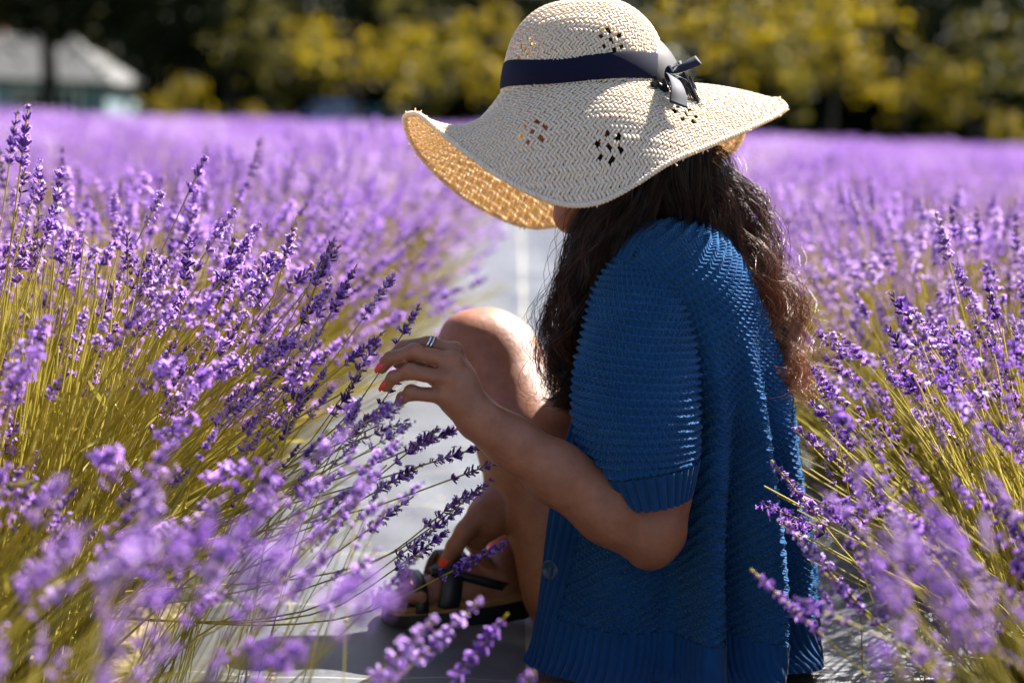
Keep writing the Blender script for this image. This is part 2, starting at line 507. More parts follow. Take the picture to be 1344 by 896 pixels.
px = -260
i = 0
while px < 1640:
    Y = 63 + (i * 37 % 11)
    if not (-170 < px < 215) and not (845 < px < 925):
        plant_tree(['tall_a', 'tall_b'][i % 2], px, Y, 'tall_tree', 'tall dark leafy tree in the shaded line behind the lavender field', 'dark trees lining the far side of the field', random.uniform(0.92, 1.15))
    px += 74; i += 1
px = -420; i = 0
while px < 1800:
    Y = 98 + (i * 29 % 12)
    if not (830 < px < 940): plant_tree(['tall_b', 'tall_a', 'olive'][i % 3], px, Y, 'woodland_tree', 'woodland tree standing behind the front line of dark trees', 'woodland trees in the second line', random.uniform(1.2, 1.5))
    px += 92; i += 1
plant_tree('spread', 60, 58, 'spreading_tree', 'dark spreading tree with a bare thin trunk in front of the grey roofed house', None, 1.4, 0.4)
plant_tree('spread', 300, 56, 'spreading_tree', 'dark spreading tree between the house and the parked cars', None, 1.05, 2.2)
plant_tree('spread', 650, 57, 'spreading_tree', 'dark spreading tree behind the sun hat', None, 1.0, 4.0)
plant_tree('spread', 1290, 55, 'spreading_tree', 'dark spreading tree beyond the right hand lavender rows', None, 1.0, 1.1)
for px, Y, k, s, lab in [(465, 44, 'small_a', 1.05, 'broad yellow green small tree above the blue and teal cars'),
                         (955, 44, 'small_b', 1.05, 'yellow green small tree rising behind the hat bow'),
                         (1085, 45, 'small_b', 1.15, 'tall sunlit yellow small tree with a full crown'),
                         (1185, 47, 'small_a', 0.9, 'wide olive yellow small tree between two dark trunks'),
                         (1010, 49, 'small_c', 1.1, 'loose olive small tree between the two full yellow crowns'),
                         (350, 50, 'small_c', 0.9, 'loose olive small tree beside the rounded yellow shrub'), (1275, 48, 'small_c', 0.95, 'loose olive small tree before the far right dark trees'), (625, 48, 'small_b', 0.85, 'narrow yellow green small tree just beyond the hat brim'), (548, 50, 'small_c', 0.9, 'loose olive small tree behind the teal car')]:
    plant_tree(k, px, Y, 'small_tree', lab, None, s)
for px, Y, s, lab in [(212, 46, 0.8, 'low yellow shrub closest to the house'), (250, 44, 1.0, 'rounded yellow shrub in front of the dark trees'),
                      (330, 47, 0.7, 'small yellow shrub under the spreading dark tree'), (1322, 45, 0.95, 'yellow shrub at the foot of the far right dark trees')]:
    plant_tree('shrub', px, Y, 'shrub', lab, None, s, cat='shrub')

# single storey house with a hipped roof
hx = float(P(40, 150, 88)[0]); hz = float(ground_z(88)) + 0.45
house = empty('house', (hx, 88, hz))
tag(house, 'low house with a pale grey hipped roof and white windows under the trees', 'house')
W, D, Hh = 9.6, 7.0, 2.45
ro = empty('tmp'); bpy.data.objects.remove(ro)
mb = MB(); mb.add(*box((0, 0, Hh / 2 - 0.4), (W, D, Hh + 0.8)))
obj('wall', mb.data('house_wall', M['house_wall'], False), house)
e = 0.45
RV = np.array([[-W / 2 - e, -D / 2 - e, Hh], [W / 2 + e, -D / 2 - e, Hh], [W / 2 + e, D / 2 + e, Hh], [-W / 2 - e, D / 2 + e, Hh],
               [-W / 2 + 2.6, 0, Hh + 2.3], [W / 2 - 2.6, 0, Hh + 2.3],
               [-W / 2 - e, -D / 2 - e, Hh - 0.16], [W / 2 + e, -D / 2 - e, Hh - 0.16], [W / 2 + e, D / 2 + e, Hh - 0.16], [-W / 2 - e, D / 2 + e, Hh - 0.16]])
roof = obj('roof', mesh_data('roof', RV, [np.array([[0, 1, 5, 4], [2, 3, 4, 5], [6, 7, 1, 0], [7, 8, 2, 1], [8, 9, 3, 2], [9, 6, 0, 3], [9, 8, 7, 6]]),
                                          np.array([[1, 2, 5], [3, 0, 4]])], M['roof'], smooth=False), house)
mb = MB(); mb.add(*box((-1.8, 0.6, Hh + 2.2), (0.6, 0.6, 1.1)))
mb.add(*box((-1.8, 0.6, Hh + 2.79), (0.72, 0.72, 0.1)))
obj('chimney', mb.data('chimney', M['chimney'], False), roof)
for wx, ww in ((-3.0, 1.3), (0.9, 1.5), (2.9, 1.1)):
    w = empty('window', (wx, -D / 2, 1.35), house)
    mb = MB()
    for sx in (-1, 1): mb.add(*box((sx * ww / 2, -0.03, 0), (0.14, 0.12, 1.5)))
    for sz in (-1, 1): mb.add(*box((0, -0.03, sz * 0.69), (ww - 0.14, 0.11, 0.12)))
    mb.add(*box((0, -0.03, 0), (0.1, 0.1, 1.26)))
    obj('window_frame', mb.data('window_frame', M['white_paint'], False), w)
    for sx in (-1, 1):
        mb = MB(); mb.add(*box((sx * ww / 4, -0.012, 0), (ww / 2 - 0.12, 0.03, 1.25)))
        obj('pane', mb.data('pane', M['glass_dark'], False), w)
mb = MB(); mb.add(*box((0, -0.03, 1.0), (0.95, 0.08, 2.0)))
dr = obj('door', mb.data('door', M['white_paint'], False), house); dr.location = (-1.1, -D / 2, 0.02)
mb = MB(); mb.add(*box((0.36, -0.1, 1.0), (0.1, 0.06, 0.05)))
obj('handle', mb.data('handle', M['rim']), dr)


def make_car(px, Y, rz, paint, label):
    loc = P(px, 160, Y)
    car = empty('parked_car', (float(loc[0]), Y, float(ground_z(Y))))
    car.rotation_euler.z = rz
    tag(car, label, 'car', 'cars parked beyond the field')
    prof = spline([(-2.05, 0.35), (-2.1, 0.62), (-1.95, 0.82), (-1.15, 0.93), (-0.55, 1.30), (0.1, 1.42), (0.95, 1.40), (1.65, 1.06), (1.98, 0.98), (2.05, 0.6), (2.0, 0.35)], 44)
    # cross sections: sill, shoulder, glass top
    rows = []
    for k, (yy, hw) in enumerate([(-1, 0.60), (-0.98, 0.80), (-0.8, 0.86), (0.8, 0.86), (0.98, 0.80), (1, 0.60)]): rows.append((yy, hw))
    V = []
    for f in np.linspace(-1, 1, 13):
        w = 0.86 * f
        shrink = 1 - 0.16 * abs(f) ** 6
        top = np.where(prof[:, 1] > 0.95, 0.80, 1.0)
        V.append(np.column_stack([w * top, prof[:, 0] * (1 - 0.05 * abs(f) ** 4), 0.28 + (prof[:, 1] - 0.28) * shrink]))
    V = np.array(V); n = V.shape[1]
    Fs = [grid_faces(13, n)]
    VV = V.reshape(-1, 3)
    Fs += [np.arange(n)[None], (np.arange(n) + 12 * n)[None, ::-1]]
    i0 = np.arange(13) * n
    Fs += [np.column_stack([i0[:-1], i0[1:], i0[1:] + n - 1, i0[:-1] + n - 1])]
    body = obj('body', mesh_data('car_body', VV, Fs, M[paint]), car)
    for sx in (-1, 1):
        mb = MB()
        q = np.array([[sx * 0.745, -0.75, 1.0], [sx * 0.745, 1.35, 1.0], [sx * 0.70, 0.85, 1.33], [sx * 0.70, -0.35, 1.31]])
        q2 = q.copy(); q2[:, 0] -= sx * 0.05
        mb.add(np.vstack([q, q2]), np.array([[0, 1, 2, 3], [4, 7, 6, 5], [0, 4, 5, 1], [1, 5, 6, 2], [2, 6, 7, 3], [3, 7, 4, 0]]))
        obj('side_window', mb.data('side_window', M['glass_dark'], False), car)
        mb = MB(); mb.add(*box((sx * 0.62, -2.06, 0.68), (0.34, 0.12, 0.13)))
        obj('headlight', mb.data('headlight', M['lamp_glass'], False), car)
        mb = MB(); mb.add(*box((sx * 0.92, -0.72, 1.02), (0.18, 0.1, 0.13)))
        obj('wing_mirror', mb.data('wing_mirror', M[paint], False), car)
        for yy in (-1.28, 1.25):
            th = np.linspace(0, 2 * math.pi, 24, endpoint=False)
            w = empty('wheel', (sx * 0.74, yy, 0.31), car)
            ring = np.stack([np.stack([np.full(24, x), r * np.cos(th), r * np.sin(th)], -1) for x, r in ((-0.1, 0.2), (-0.1, 0.28), (-0.06, 0.31), (0.06, 0.31), (0.1, 0.28), (0.1, 0.2))])
            obj('tyre', mesh_data('tyre', ring.reshape(-1, 3), grid_faces(6, 24, True), M['tyre']), w)
            mb = MB()
            for q in range(5):
                A = q * 2 * math.pi / 5; R_ = np.array([[1, 0, 0], [0, math.cos(A), -math.sin(A)], [0, math.sin(A), math.cos(A)]])
                mb.add(*box(R_ @ np.array([0, 0, 0.1]), (0.1, 0.06, 0.2), R_))
            mb.add(*tubes(np.array([[-0.09, 0, 0], [0.09, 0, 0]]), 0.06, 12, cap=True))
            obj('rim', mb.data('rim', M['rim'], False), w)
    for nm, pts in (('windscreen', [(-1.10, 0.955), (-0.58, 1.30)]), ('rear_window', [(1.03, 1.375), (1.62, 1.09)])):
        (y0, z0), (y1, z1) = pts
        nx = np.array([0, -(z1 - z0), (y1 - y0)]); nx = nx / np.linalg.norm(nx) * 0.03
        q = np.array([[-0.64, y0, z0], [0.64, y0, z0], [0.6, y1, z1], [-0.6, y1, z1]])
        mb = MB(); mb.add(np.vstack([q + nx, q - nx]), np.array([[0, 1, 2, 3], [4, 7, 6, 5], [0, 4, 5, 1], [1, 5, 6, 2], [2, 6, 7, 3], [3, 7, 4, 0]]))
        obj(nm, mb.data(nm, M['glass_dark'], False), car)
    return car


make_car(436, 50, math.radians(12), 'car_blue', 'dark blue car parked end on beyond the lavender')
make_car(487, 53, math.radians(-35), 'car_teal', 'teal car parked at an angle behind the dark blue car')

# ------------------------------------------------------------------ lavender
def frame_from(d, spin=0.0):
    d = norm(np.asarray(d, float))
    ref = np.array([1.0, 0, 0]) if abs(d[0]) < 0.8 else np.array([0, 1.0, 0])
    x = norm(np.cross(ref, d)); y = np.cross(d, x)
    c, s = math.cos(spin), math.sin(spin)
    return np.column_stack([x * c + y * s, -x * s + y * c, d])


CAL = {}
def calyx_unit(sides, rings):
    if (sides, rings) not in CAL:
        th = np.arange(sides) * 2 * math.pi / sides
        prof = {3: [(0.0, 0.45), (0.5, 1.0), (1.0, 0.62)], 2: [(0.0, 0.5), (0.62, 1.0)]}[rings]
        V = np.concatenate([np.stack([r * np.cos(th), r * np.sin(th), np.full(sides, z)], -1) for z, r in prof] + [np.array([[0, 0, 1.12 if rings == 3 else 1.1]])])
        Fq = grid_faces(rings, sides, True)
        tip = rings * sides; b = (rings - 1) * sides
        Ft = np.array([[b + i, b + (i + 1) % sides, tip] for i in range(sides)])
        CAL[(sides, rings)] = (V, Fq, Ft)
    return CAL[(sides, rings)]


def petal_unit(n, r):
    V = [[0, 0, 0]]; Fq = []
    for k in range(n):
        a0 = k * 2 * math.pi / n + r.normal() * 0.15; l = 1.0 if k < 2 else 0.72
        for da, rr, z in ((-0.55, 0.62 * l, 0.22), (0, 1.0 * l, 0.12), (0.55, 0.62 * l, 0.22)):
            V.append([rr * math.cos(a0 + da), rr * math.sin(a0 + da), z])
        b = 1 + 3 * k
        Fq.append([0, b, b + 1, b + 2])
    return np.array(V), np.array(Fq)


def spike(mb, origin, Fm, seed, whorls=7, detail=2, opened=0.45, size=1.0, gap=0.0104):
    """flower spike along Fm's z from origin; material slots 1 calyx, 2 petal"""
    r = np.random.default_rng(seed)
    sides, rings = [(3, 2), (4, 2), (5, 3)][detail]
    CV, CQ, CT = calyx_unit(sides, rings)
    z = 0.0
    for w in range(whorls):
        f = w / max(1, whorls - 1)
        n = [4, 6, 10][detail] - int(f * 2)
        fat = size * (0.75 + 0.35 * math.sin(math.pi * min(1, 0.2 + 0.75 * f))) * (1.0 if w < whorls - 1 else 0.8)
        fat *= [1.9, 1.5, 1.15][detail] * r.uniform(0.62, 1.22)
        n = max(3, int(n * r.uniform(0.55, 1.1)))
        for k in range(n):
            phi = (k + 0.5 * (w % 2)) * 2 * math.pi / n + r.normal() * 0.18
            tilt = math.radians(r.uniform(24, 78) * (1 - 0.45 * f))
            d = np.array([math.sin(tilt) * math.cos(phi), math.sin(tilt) * math.sin(phi), math.cos(tilt)])
            o = np.array([0.0012 * math.cos(phi), 0.0012 * math.sin(phi), z + r.normal() * 0.0016]) * size
            L = 0.0066 * fat * r.uniform(0.8, 1.2); R = 0.00125 * fat
            A = Fm @ frame_from(d)
            V = (CV * np.array([R, R, L])) @ A.T + (origin + Fm @ o)
            mb.add(V, [CQ, CT], 1)
            if r.random() < opened * (1.25 - 0.6 * f):
                pv, pf = petal_unit([3, 4, 5][detail], r)
                ps = [0.0050, 0.0043, 0.0035][detail] * fat * r.uniform(0.7, 1.35)
                Ap = Fm @ frame_from(norm(d + r.normal(size=3) * 0.25), r.uniform(0, 6.28))
                mb.add((pv * ps) @ Ap.T + (origin + Fm @ (o + d * L * 1.02)), pf, 2)
        z += gap * (1.9 if (w == 0 and r.random() < 0.6) else r.uniform(0.65, 1.25))
    return z * size


def stalk_path(mb, pts, seed, detail=2, whorls=7, opened=0.45, size=1.0, rad=0.0011, nseg=12, sides=4):
    """stem through pts (root .. spike start), spike goes on in the end direction"""
    c = spline(pts, nseg)
    mb.add(*tubes(c, np.linspace(rad * 1.15, rad * 0.85, nseg), sides), m=0)
    d = norm(c[-1] - c[-2])
    Fm = frame_from(d, seed * 1.7)
    ln = 0.0104 * whorls * size
    mb.add(*tubes(np.stack([c[-1] - d * 0.002, c[-1] + d * ln * 0.95]), rad * 0.9, sides), m=0)
    spike(mb, c[-1], Fm, seed, whorls, detail, opened, size)


def bent_path(L, bend, n=6):
    s = np.linspace(0, 1, n)
    al = math.radians(bend) * s ** 1.4
    ds = L / (n - 1)
    x = np.concatenate([[0], np.cumsum(np.sin((al[1:] + al[:-1]) / 2) * ds)])
    z = np.concatenate([[0], np.cumsum(np.cos((al[1:] + al[:-1]) / 2) * ds)])
    return np.column_stack([x, np.zeros(n), z])


LAV = [M['stem'], M['calyx'], M['petal']]
STALKS = []
for v in range(16):
    mb = MB()
    op = [0.7, 0.85, 0.5, 0.75, 0.15, 0.8, 0.6, 0.9][v % 8]
    stalk_path(mb, bent_path(0.50, [4, 10, 18, 27][v % 4]), 100 + v, 2, [7, 6, 8, 6, 4][v % 5], op, 0.80 + 0.08 * math.sin(v * 2.3), rad=0.0010, nseg=9)
    STALKS.append(mb.data('flower_stalk_%d' % v, LAV))
SHORT = []      # seed heads and short sprigs inside the bush


def bush_dirs(r, n):
    """azimuth, polar angle of n stalks, even over the dome"""
    phi = np.arange(n) * 2.39996 + r.normal(size=n) * 0.3
    be = np.degrees(np.arccos(1 - (np.arange(n) + 0.5) / n * (1 - math.cos(math.radians(62)))))
    return phi, np.clip(be + r.normal(size=n) * 9, 0, 72)


def foliage_mesh(name, seed, n_blade, spread=0.4, h=0.42, w=0.0011):
    """yellow green stems and narrow leaves of the cushion"""
    r = np.random.default_rng(seed)
    n = n_blade
    phi = r.random(n) * 2 * math.pi
    rb = 0.17 * np.sqrt(r.random(n))
    be = np.radians(np.clip(np.abs(r.normal(size=n)) * 28, 0, 58))
    L = h * (0.55 + 0.5 * r.random(n))
    s = np.linspace(0, 1, 5)
    al = be[:, None] * (0.5 + 0.6 * s[None])
    dr = np.concatenate([np.zeros((n, 1)), np.cumsum(np.sin((al[:, 1:] + al[:, :-1]) / 2), 1) / 4], 1) * L[:, None]
    dz = np.concatenate([np.zeros((n, 1)), np.cumsum(np.cos((al[:, 1:] + al[:, :-1]) / 2), 1) / 4], 1) * L[:, None]
    pts = np.stack([(rb[:, None] + dr) * np.cos(phi)[:, None], (rb[:, None] + dr) * np.sin(phi)[:, None], dz - 0.01], -1)
    mb = MB()
    mb.add(*tubes(pts, w * np.linspace(1.2, 0.7, 5)[None] * (0.8 + 0.5 * r.random((n, 1))), 3), m=0)
    # narrow leaves low in the cushion
    m = n_blade
    k = r.integers(0, n, m); t = r.integers(1, 4, m)
    o = pts[k, t]
    d = norm(norm(pts[k, t + 1] - pts[k, t]) + 0.7 * r.normal(size=(m, 3)))
    ll = 0.035 * (0.6 + 0.8 * r.random((m, 1)))
    sd = norm(np.cross(d, r.normal(size=(m, 3)))) * 0.0021
    V = np.stack([o, o + d * ll * 0.5 + sd, o + d * ll, o + d * ll * 0.5 - sd], 1).reshape(-1, 3)
    mb.add(V, np.arange(4 * m).reshape(-1, 4), 1)
    return mb.data(name, [M['stem'], M['leaf']])


FOL = [foliage_mesh('bush_foliage_%d' % k, 40 + k, 620) for k in range(3)]


def bush_mesh(name, seed, n, detail, whorls, blades, size, rad, short=0.65):
    """a whole bush in one mesh for the places where single stalks cannot be made out"""
    r = np.random.default_rng(seed)
    mb = MB()
    phi, be = bush_dirs(r, n)
    for i in range(n):
        b = math.radians(be[i]); L = 0.50 * (r.uniform(0.86, 1.12) if r.random() < 0.7 else r.uniform(short, 0.86))
        p = bent_path(L, be[i] * 0.42 + 4, 4)
        c, s = math.cos(b * 0.55), math.sin(b * 0.55)
        p = np.column_stack([p[:, 0] * c + p[:, 2] * s, p[:, 1], -p[:, 0] * s + p[:, 2] * c])
        p[:, 0] += 0.12 * r.random()
        c, s = math.cos(phi[i]), math.sin(phi[i])
        p = np.column_stack([p[:, 0] * c, p[:, 0] * s, p[:, 2]])
        stalk_path(mb, p, seed * 1000 + i, detail, whorls, 1.0 if detail == 0 else 0.9, size * r.uniform(0.85, 1.15), rad, 5, 3)
    n2 = blades
    ph = r.random(n2) * 6.283; bb = np.radians(np.clip(np.abs(r.normal(size=n2)) * 34, 0, 76)); L = 0.24 + 0.2 * r.random(n2)
    e = np.stack([np.sin(bb) * np.cos(ph), np.sin(bb) * np.sin(ph), np.cos(bb)], -1) * L[:, None]
    st = np.stack([np.cos(ph), np.sin(ph), np.zeros(n2)], -1) * (0.15 * r.random((n2, 1)))
    mb.add(*tubes(np.stack([st, st + e * 0.55, st + e], 1), rad * 1.6, 3), m=0)
    return mb.data(name, LAV)


FILL = [bush_mesh('bush_fill_%d' % k, 80 + k, 210, 1, 6, 0, 0.82, 0.0009, 0.5) for k in range(2)]
MIDB = [bush_mesh('bush_mid_%d' % k, 60 + k, 225, 1, 6, 320, 0.85, 0.0011) for k in range(2)]
FARB = [bush_mesh('bush_far_%d' % k, 70 + k, 230, 0, 5, 160, 0.95, 0.0013) for k in range(3)]

ROWS = [-0.55 - 1.18 * k for k in range(0, 12)] + [0.71 + 1.18 * k for k in range(0, 11)]
bushes, wide = [], []
for ri, rx in enumerate(ROWS):
    yy = 0.35 + 0.31 * (ri % 3)
    while yy < 29.5:
        x = rx + random.uniform(-0.06, 0.06)
        y = yy + random.uniform(-0.06, 0.06)
        if ri == 0 and y < 1.5: x += 0.10
        if ri == 12 and y < 2.6: x += 0.06
        if abs(x) < 0.31 * y + 0.75 + 0.03 * y:
            bushes.append((math.hypot(x, y), x, y, ri))
        elif abs(x) < 0.8 * y + 1.6: wide.append((x, y, 1.0))
        yy += 0.70 if yy < 6 else 0.92
HERO_BUSH = [  # x, y, size, stalks, lean to the right in degrees, thin out the side facing the camera, filler, label
    (-0.31, 0.84, 0.66, 240, 2, 0.0, 0, 'lavender bush right beside the lens whose blossoms are blurred, left of the path'),
    (-0.66, 1.34, 0.80, 200, 4, 0.4, 0, 'lavender bush between the lens and the reaching hand with many yellow stems showing'),
    (-0.70, 1.90, 1.10, 240, 4, 0.6, 1, 'lavender bush whose stalks lean over the path to the reaching hand'),
    (-0.64, 2.52, 1.02, 270, 3, 0.4, 1, 'lavender bush just beyond the reaching hand, left of the path'),
    (-0.62, 3.15, 1.0, 270, 0, 0.0, 1, 'lavender bush next but one beyond the reaching hand'),
    (0.84, 0.66, 0.74, 200, -4, 0.0, 1, 'lavender bush beside the lens with blurred blossoms, right of the path'),
    (0.82, 1.28, 0.88, 270, -6, 0.25, 1, 'lavender bush whose stalks lean left towards the cardigan hem'),
    (0.79, 1.94, 1.0, 270, -5, 0.2, 1, 'sharp lavender bush touching the back of the cardigan'),
    (0.78, 2.58, 1.0, 270, 0, 0.2, 1, 'lavender bush behind the brown hair, right of the path'),
    (0.79, 3.2, 1.0, 270, 0, 0.0, 1, 'lavender bush second beyond the brown hair, right of the path')]
bushes = [b for b in bushes if not (b[3] in (0, 12) and b[2] < 3.55)]
bushes.sort()
near_bushes = []
rest = []
for NEAR, (x, y, size, n, lean, thin_f, fill, lab) in enumerate(HERO_BUSH):
    e = empty('lavender_bush', (x, y, -0.012))
    tag(e, lab, 'lavender', 'lavender bushes nearest the seated person')
    for q in range(2):
        fo = obj('foliage', FOL[(NEAR + q) % 3], e); fo['kind'] = 'stuff'
        fo.rotation_euler = (0, math.radians(lean * 0.8), 0); fo.rotation_euler.z = 0
        fo.scale = (1.12 * size, 1.12 * size, (1.15 - 0.1 * q) * size)
    if fill:
        fi = obj('flowering_stems', FILL[NEAR % 2], e); fi['kind'] = 'stuff'
        fi.rotation_euler.y = math.radians(lean); fi.scale = (0.97 * size, 0.97 * size, 0.95 * size)
    r = np.random.default_rng(900 + NEAR)
    phi, be = bush_dirs(r, n)
    Lm = Matrix.Rotation(math.radians(lean), 3, 'Y')
    for i in range(n):
        if math.sin(phi[i]) < -0.15 and be[i] > 24 and r.random() < thin_f: continue
        rb = 0.15 * size * math.sqrt(r.random())
        reach = x + math.cos(phi[i]) * (rb + 0.58 * size * math.sin(math.radians(min(80, be[i] * 0.95 + 6)))) + math.sin(math.radians(lean)) * 0.4
        if 1.4 < y < 2.9 and ((x < 0 and reach > -0.16) or (x > 0 and reach < 0.34)): o_skip = True
        else: o_skip = False
        if o_skip: continue
        o = obj('flower_stalk', STALKS[int(r.integers(4)) * 4 + int(min(3, be[i] // 18))], e)
        o.location = (rb * math.cos(phi[i]), rb * math.sin(phi[i]), 0.0)
        o.rotation_euler = (Lm @ Matrix.Rotation(phi[i], 3, 'Z') @ Matrix.Rotation(math.radians(be[i] * 0.62), 3, 'Y') @ Matrix.Rotation(r.normal() * 0.15, 3, 'X')).to_euler()
        q = size * (r.uniform(0.84, 1.12) if r.random() < 0.72 else r.uniform(0.56, 0.84)); o.scale = (q, q, q)
    near_bushes.append(e)
for k, (d, x, y, ri) in enumerate(bushes):
    s = random.uniform(0.94, 1.08)
    if k < 280:
        o = obj('lavender_bush', (MIDB[k % 2] if d < 8 else FARB[k % 3]))
        o.location = (x, y, float(ground_z(y)) + 0.01)
        o.rotation_euler.z = random.uniform(0, 6.28); o.scale = (s, s, s * random.uniform(0.95, 1.05))
        if ri == 0: lab, g = 'lavender bush in the flowering row left of the fabric path, past the seated person', 'lavender bushes along the left edge of the path'
        elif ri == 12: lab, g = 'lavender bush in the flowering row right of the fabric path, past the seated person', 'lavender bushes along the right edge of the path'
        elif x < 0: lab, g = 'purple lavender bush in the further rows on the house side of the path', 'lavender bushes in the rows towards the house'
        else: lab, g = 'purple lavender bush in the further rows on the side behind her back', 'lavender bushes in the rows behind her back'
        tag(o, lab, 'lavender', g)
        if d > 8: FAR_SRC = o
    else:
        rest.append((x, y, s))
# the last stretch and the flanks of the field: one scattered mass of the same bush
pts = np.array([(x, y, -0.01) for x, y, _ in rest + wide])
pm = bpy.data.meshes.new('distant_lavender'); pm.from_pydata([tuple(p) for p in pts], [], [])
far = obj('distant_lavender', pm)
tag(far, 'distant lavender at the end and flanks of the field merging into one purple mass', 'lavender', kind='stuff')
ng = bpy.data.node_groups.new('scatter_bushes', 'GeometryNodeTree')
ng.interface.new_socket('Geometry', in_out='INPUT', socket_type='NodeSocketGeometry')
ng.interface.new_socket('Geometry', in_out='OUTPUT', socket_type='NodeSocketGeometry')
gi, go = ng.nodes.new('NodeGroupInput'), ng.nodes.new('NodeGroupOutput')
oi = ng.nodes.new('GeometryNodeObjectInfo'); oi.transform_space = 'ORIGINAL'; oi.inputs['Object'].default_value = FAR_SRC; oi.inputs['As Instance'].default_value = True
ip = ng.nodes.new('GeometryNodeInstanceOnPoints')
rr = ng.nodes.new('FunctionNodeRandomValue'); rr.data_type = 'FLOAT_VECTOR'; rr.inputs[0].default_value = (0, 0, 0); rr.inputs[1].default_value = (0, 0, 6.283)
rs = ng.nodes.new('FunctionNodeRandomValue'); rs.data_type = 'FLOAT'; rs.inputs[2].default_value = 0.92; rs.inputs[3].default_value = 1.1
ng.links.new(gi.outputs[0], ip.inputs['Points']); ng.links.new(oi.outputs['Geometry'], ip.inputs['Instance'])
ng.links.new(rr.outputs[0], ip.inputs['Rotation']); ng.links.new(rs.outputs[1], ip.inputs['Scale'])
ng.links.new(ip.outputs[0], go.inputs[0])
md = far.modifiers.new('scatter', 'NODES'); md.node_group = ng

# single stalks that bend over the path, placed one by one
def hero(bush, root, tip, start, Y, seed, opened=0.7, size=1.0, droop=0.0):
    a_, b_ = P(*tip, Y), P(*start, Y + 0.01)
    d = norm(a_ - b_); root = np.array(root, float)
    ln = float(np.linalg.norm(a_ - b_)); w = max(3, int(round(ln / 0.0104 / size)))
    dist = float(np.linalg.norm(b_ - root))
    q1 = root + norm((b_ - root) * np.array([1, 1, 0.2]) * 0.6 + np.array([0, 0, 0.30])) * dist * 0.38; q2 = b_ - d * dist * 0.36
    q = np.linspace(0, 1, 8)[:, None]
    path = root * (1 - q) ** 3 + 3 * q1 * q * (1 - q) ** 2 + 3 * q2 * q * q * (1 - q) + b_ * q ** 3
    mb = MB()
    org = np.array(near_bushes[bush].location)
    stalk_path(mb, path - org, seed, 2, w, opened, size, nseg=16)
    obj('flower_stalk', mb.data('flower_stalk_bent', LAV), near_bushes[bush])


hr = np.random.default_rng(77)
for k, (tip, start, Y) in enumerate([((545, 398), (520, 452), 1.92), ((513, 352), (476, 418), 1.94), ((383, 276), (372, 345), 1.94), ((425, 318), (408, 392), 1.93), ((462, 345), (436, 408), 1.94),
                                     ((653, 602), (594, 628), 1.93), ((640, 622), (596, 668), 1.90), ((598, 652), (522, 730), 1.80), ((655, 703), (578, 757), 1.80), ((628, 585), (568, 606), 1.94),
                                     ((572, 556), (520, 606), 1.90), ((470, 478), (438, 545), 1.88), ((500, 520), (452, 580), 1.86), ((556, 600), (498, 642), 1.86), ((540, 640), (484, 694), 1.84), ((600, 560), (540, 588), 1.93),
                                     ((490, 440), (462, 500), 1.90), ((530, 470), (500, 530), 1.95), ((505, 600), (455, 660), 1.80), ((430, 560), (395, 630), 1.80), ((575, 690), (520, 745), 1.86), ((610, 640), (560, 690), 1.92),
                                     ((350, 330), (338, 400), 1.92), ((300, 300), (296, 372), 1.92), ((240, 310), (240, 385), 1.92), ((160, 300), (168, 370), 1.93), ((48, 210), (50, 285), 1.93), ((75, 225), (72, 300), 1.95), ((20, 300), (22, 370), 1.9)]):
    hero(2, (-0.66 + hr.normal() * 0.07, 1.90 + hr.normal() * 0.06, 0.0), tip, start, Y, 300 + k, 0.05 if k % 6 == 5 else 0.7, 0.80 + 0.15 * hr.random())
for k, (tip, start, Y) in enumerate([((615, 782), (545, 868), 1.45), ((560, 800), (492, 885), 1.38), ((652, 800), (596, 892), 1.48), ((690, 878), (640, 935), 1.32), ((482, 720), (425, 800), 1.45), ((430, 700), (380, 780), 1.35),
                                     ((520, 860), (460, 930), 1.25), ((400, 830), (340, 900), 1.15), ((300, 690), (262, 780), 1.15), ((470, 640), (420, 705), 1.6), ((545, 720), (490, 790), 1.6), ((205, 610), (185, 700), 1.2), ((350, 610), (318, 690), 1.4)]):
    hero(1, (-0.62 + hr.normal() * 0.08, 1.15 + hr.normal() * 0.08, 0.02), tip, start, Y, 340 + k, 0.8, 0.9)
for k, (tip, start, Y) in enumerate([((995, 732), (1078, 832), 1.55), ((1022, 588), (1082, 690), 1.80), ((1036, 664), (1102, 764), 1.70), ((1046, 560), (1112, 612), 1.95), ((1060, 520), (1120, 585), 1.98), ((1085, 640), (1150, 720), 1.72),
                                     ((1120, 700), (1180, 790), 1.55), ((1160, 640), (1220, 725), 1.6), ((1090, 740), (1150, 820), 1.6), ((1180, 800), (1230, 890), 1.25), ((1250, 760), (1290, 850), 1.2), ((1110, 610), (1165, 680), 1.8)]):
    hero(7 if Y > 1.65 else 6, (0.78 + hr.normal() * 0.06, (1.85 if Y > 1.65 else 1.4) + hr.normal() * 0.06, 0.0), tip, start, Y, 380 + k, 0.75, 0.9 if k else 0.8)

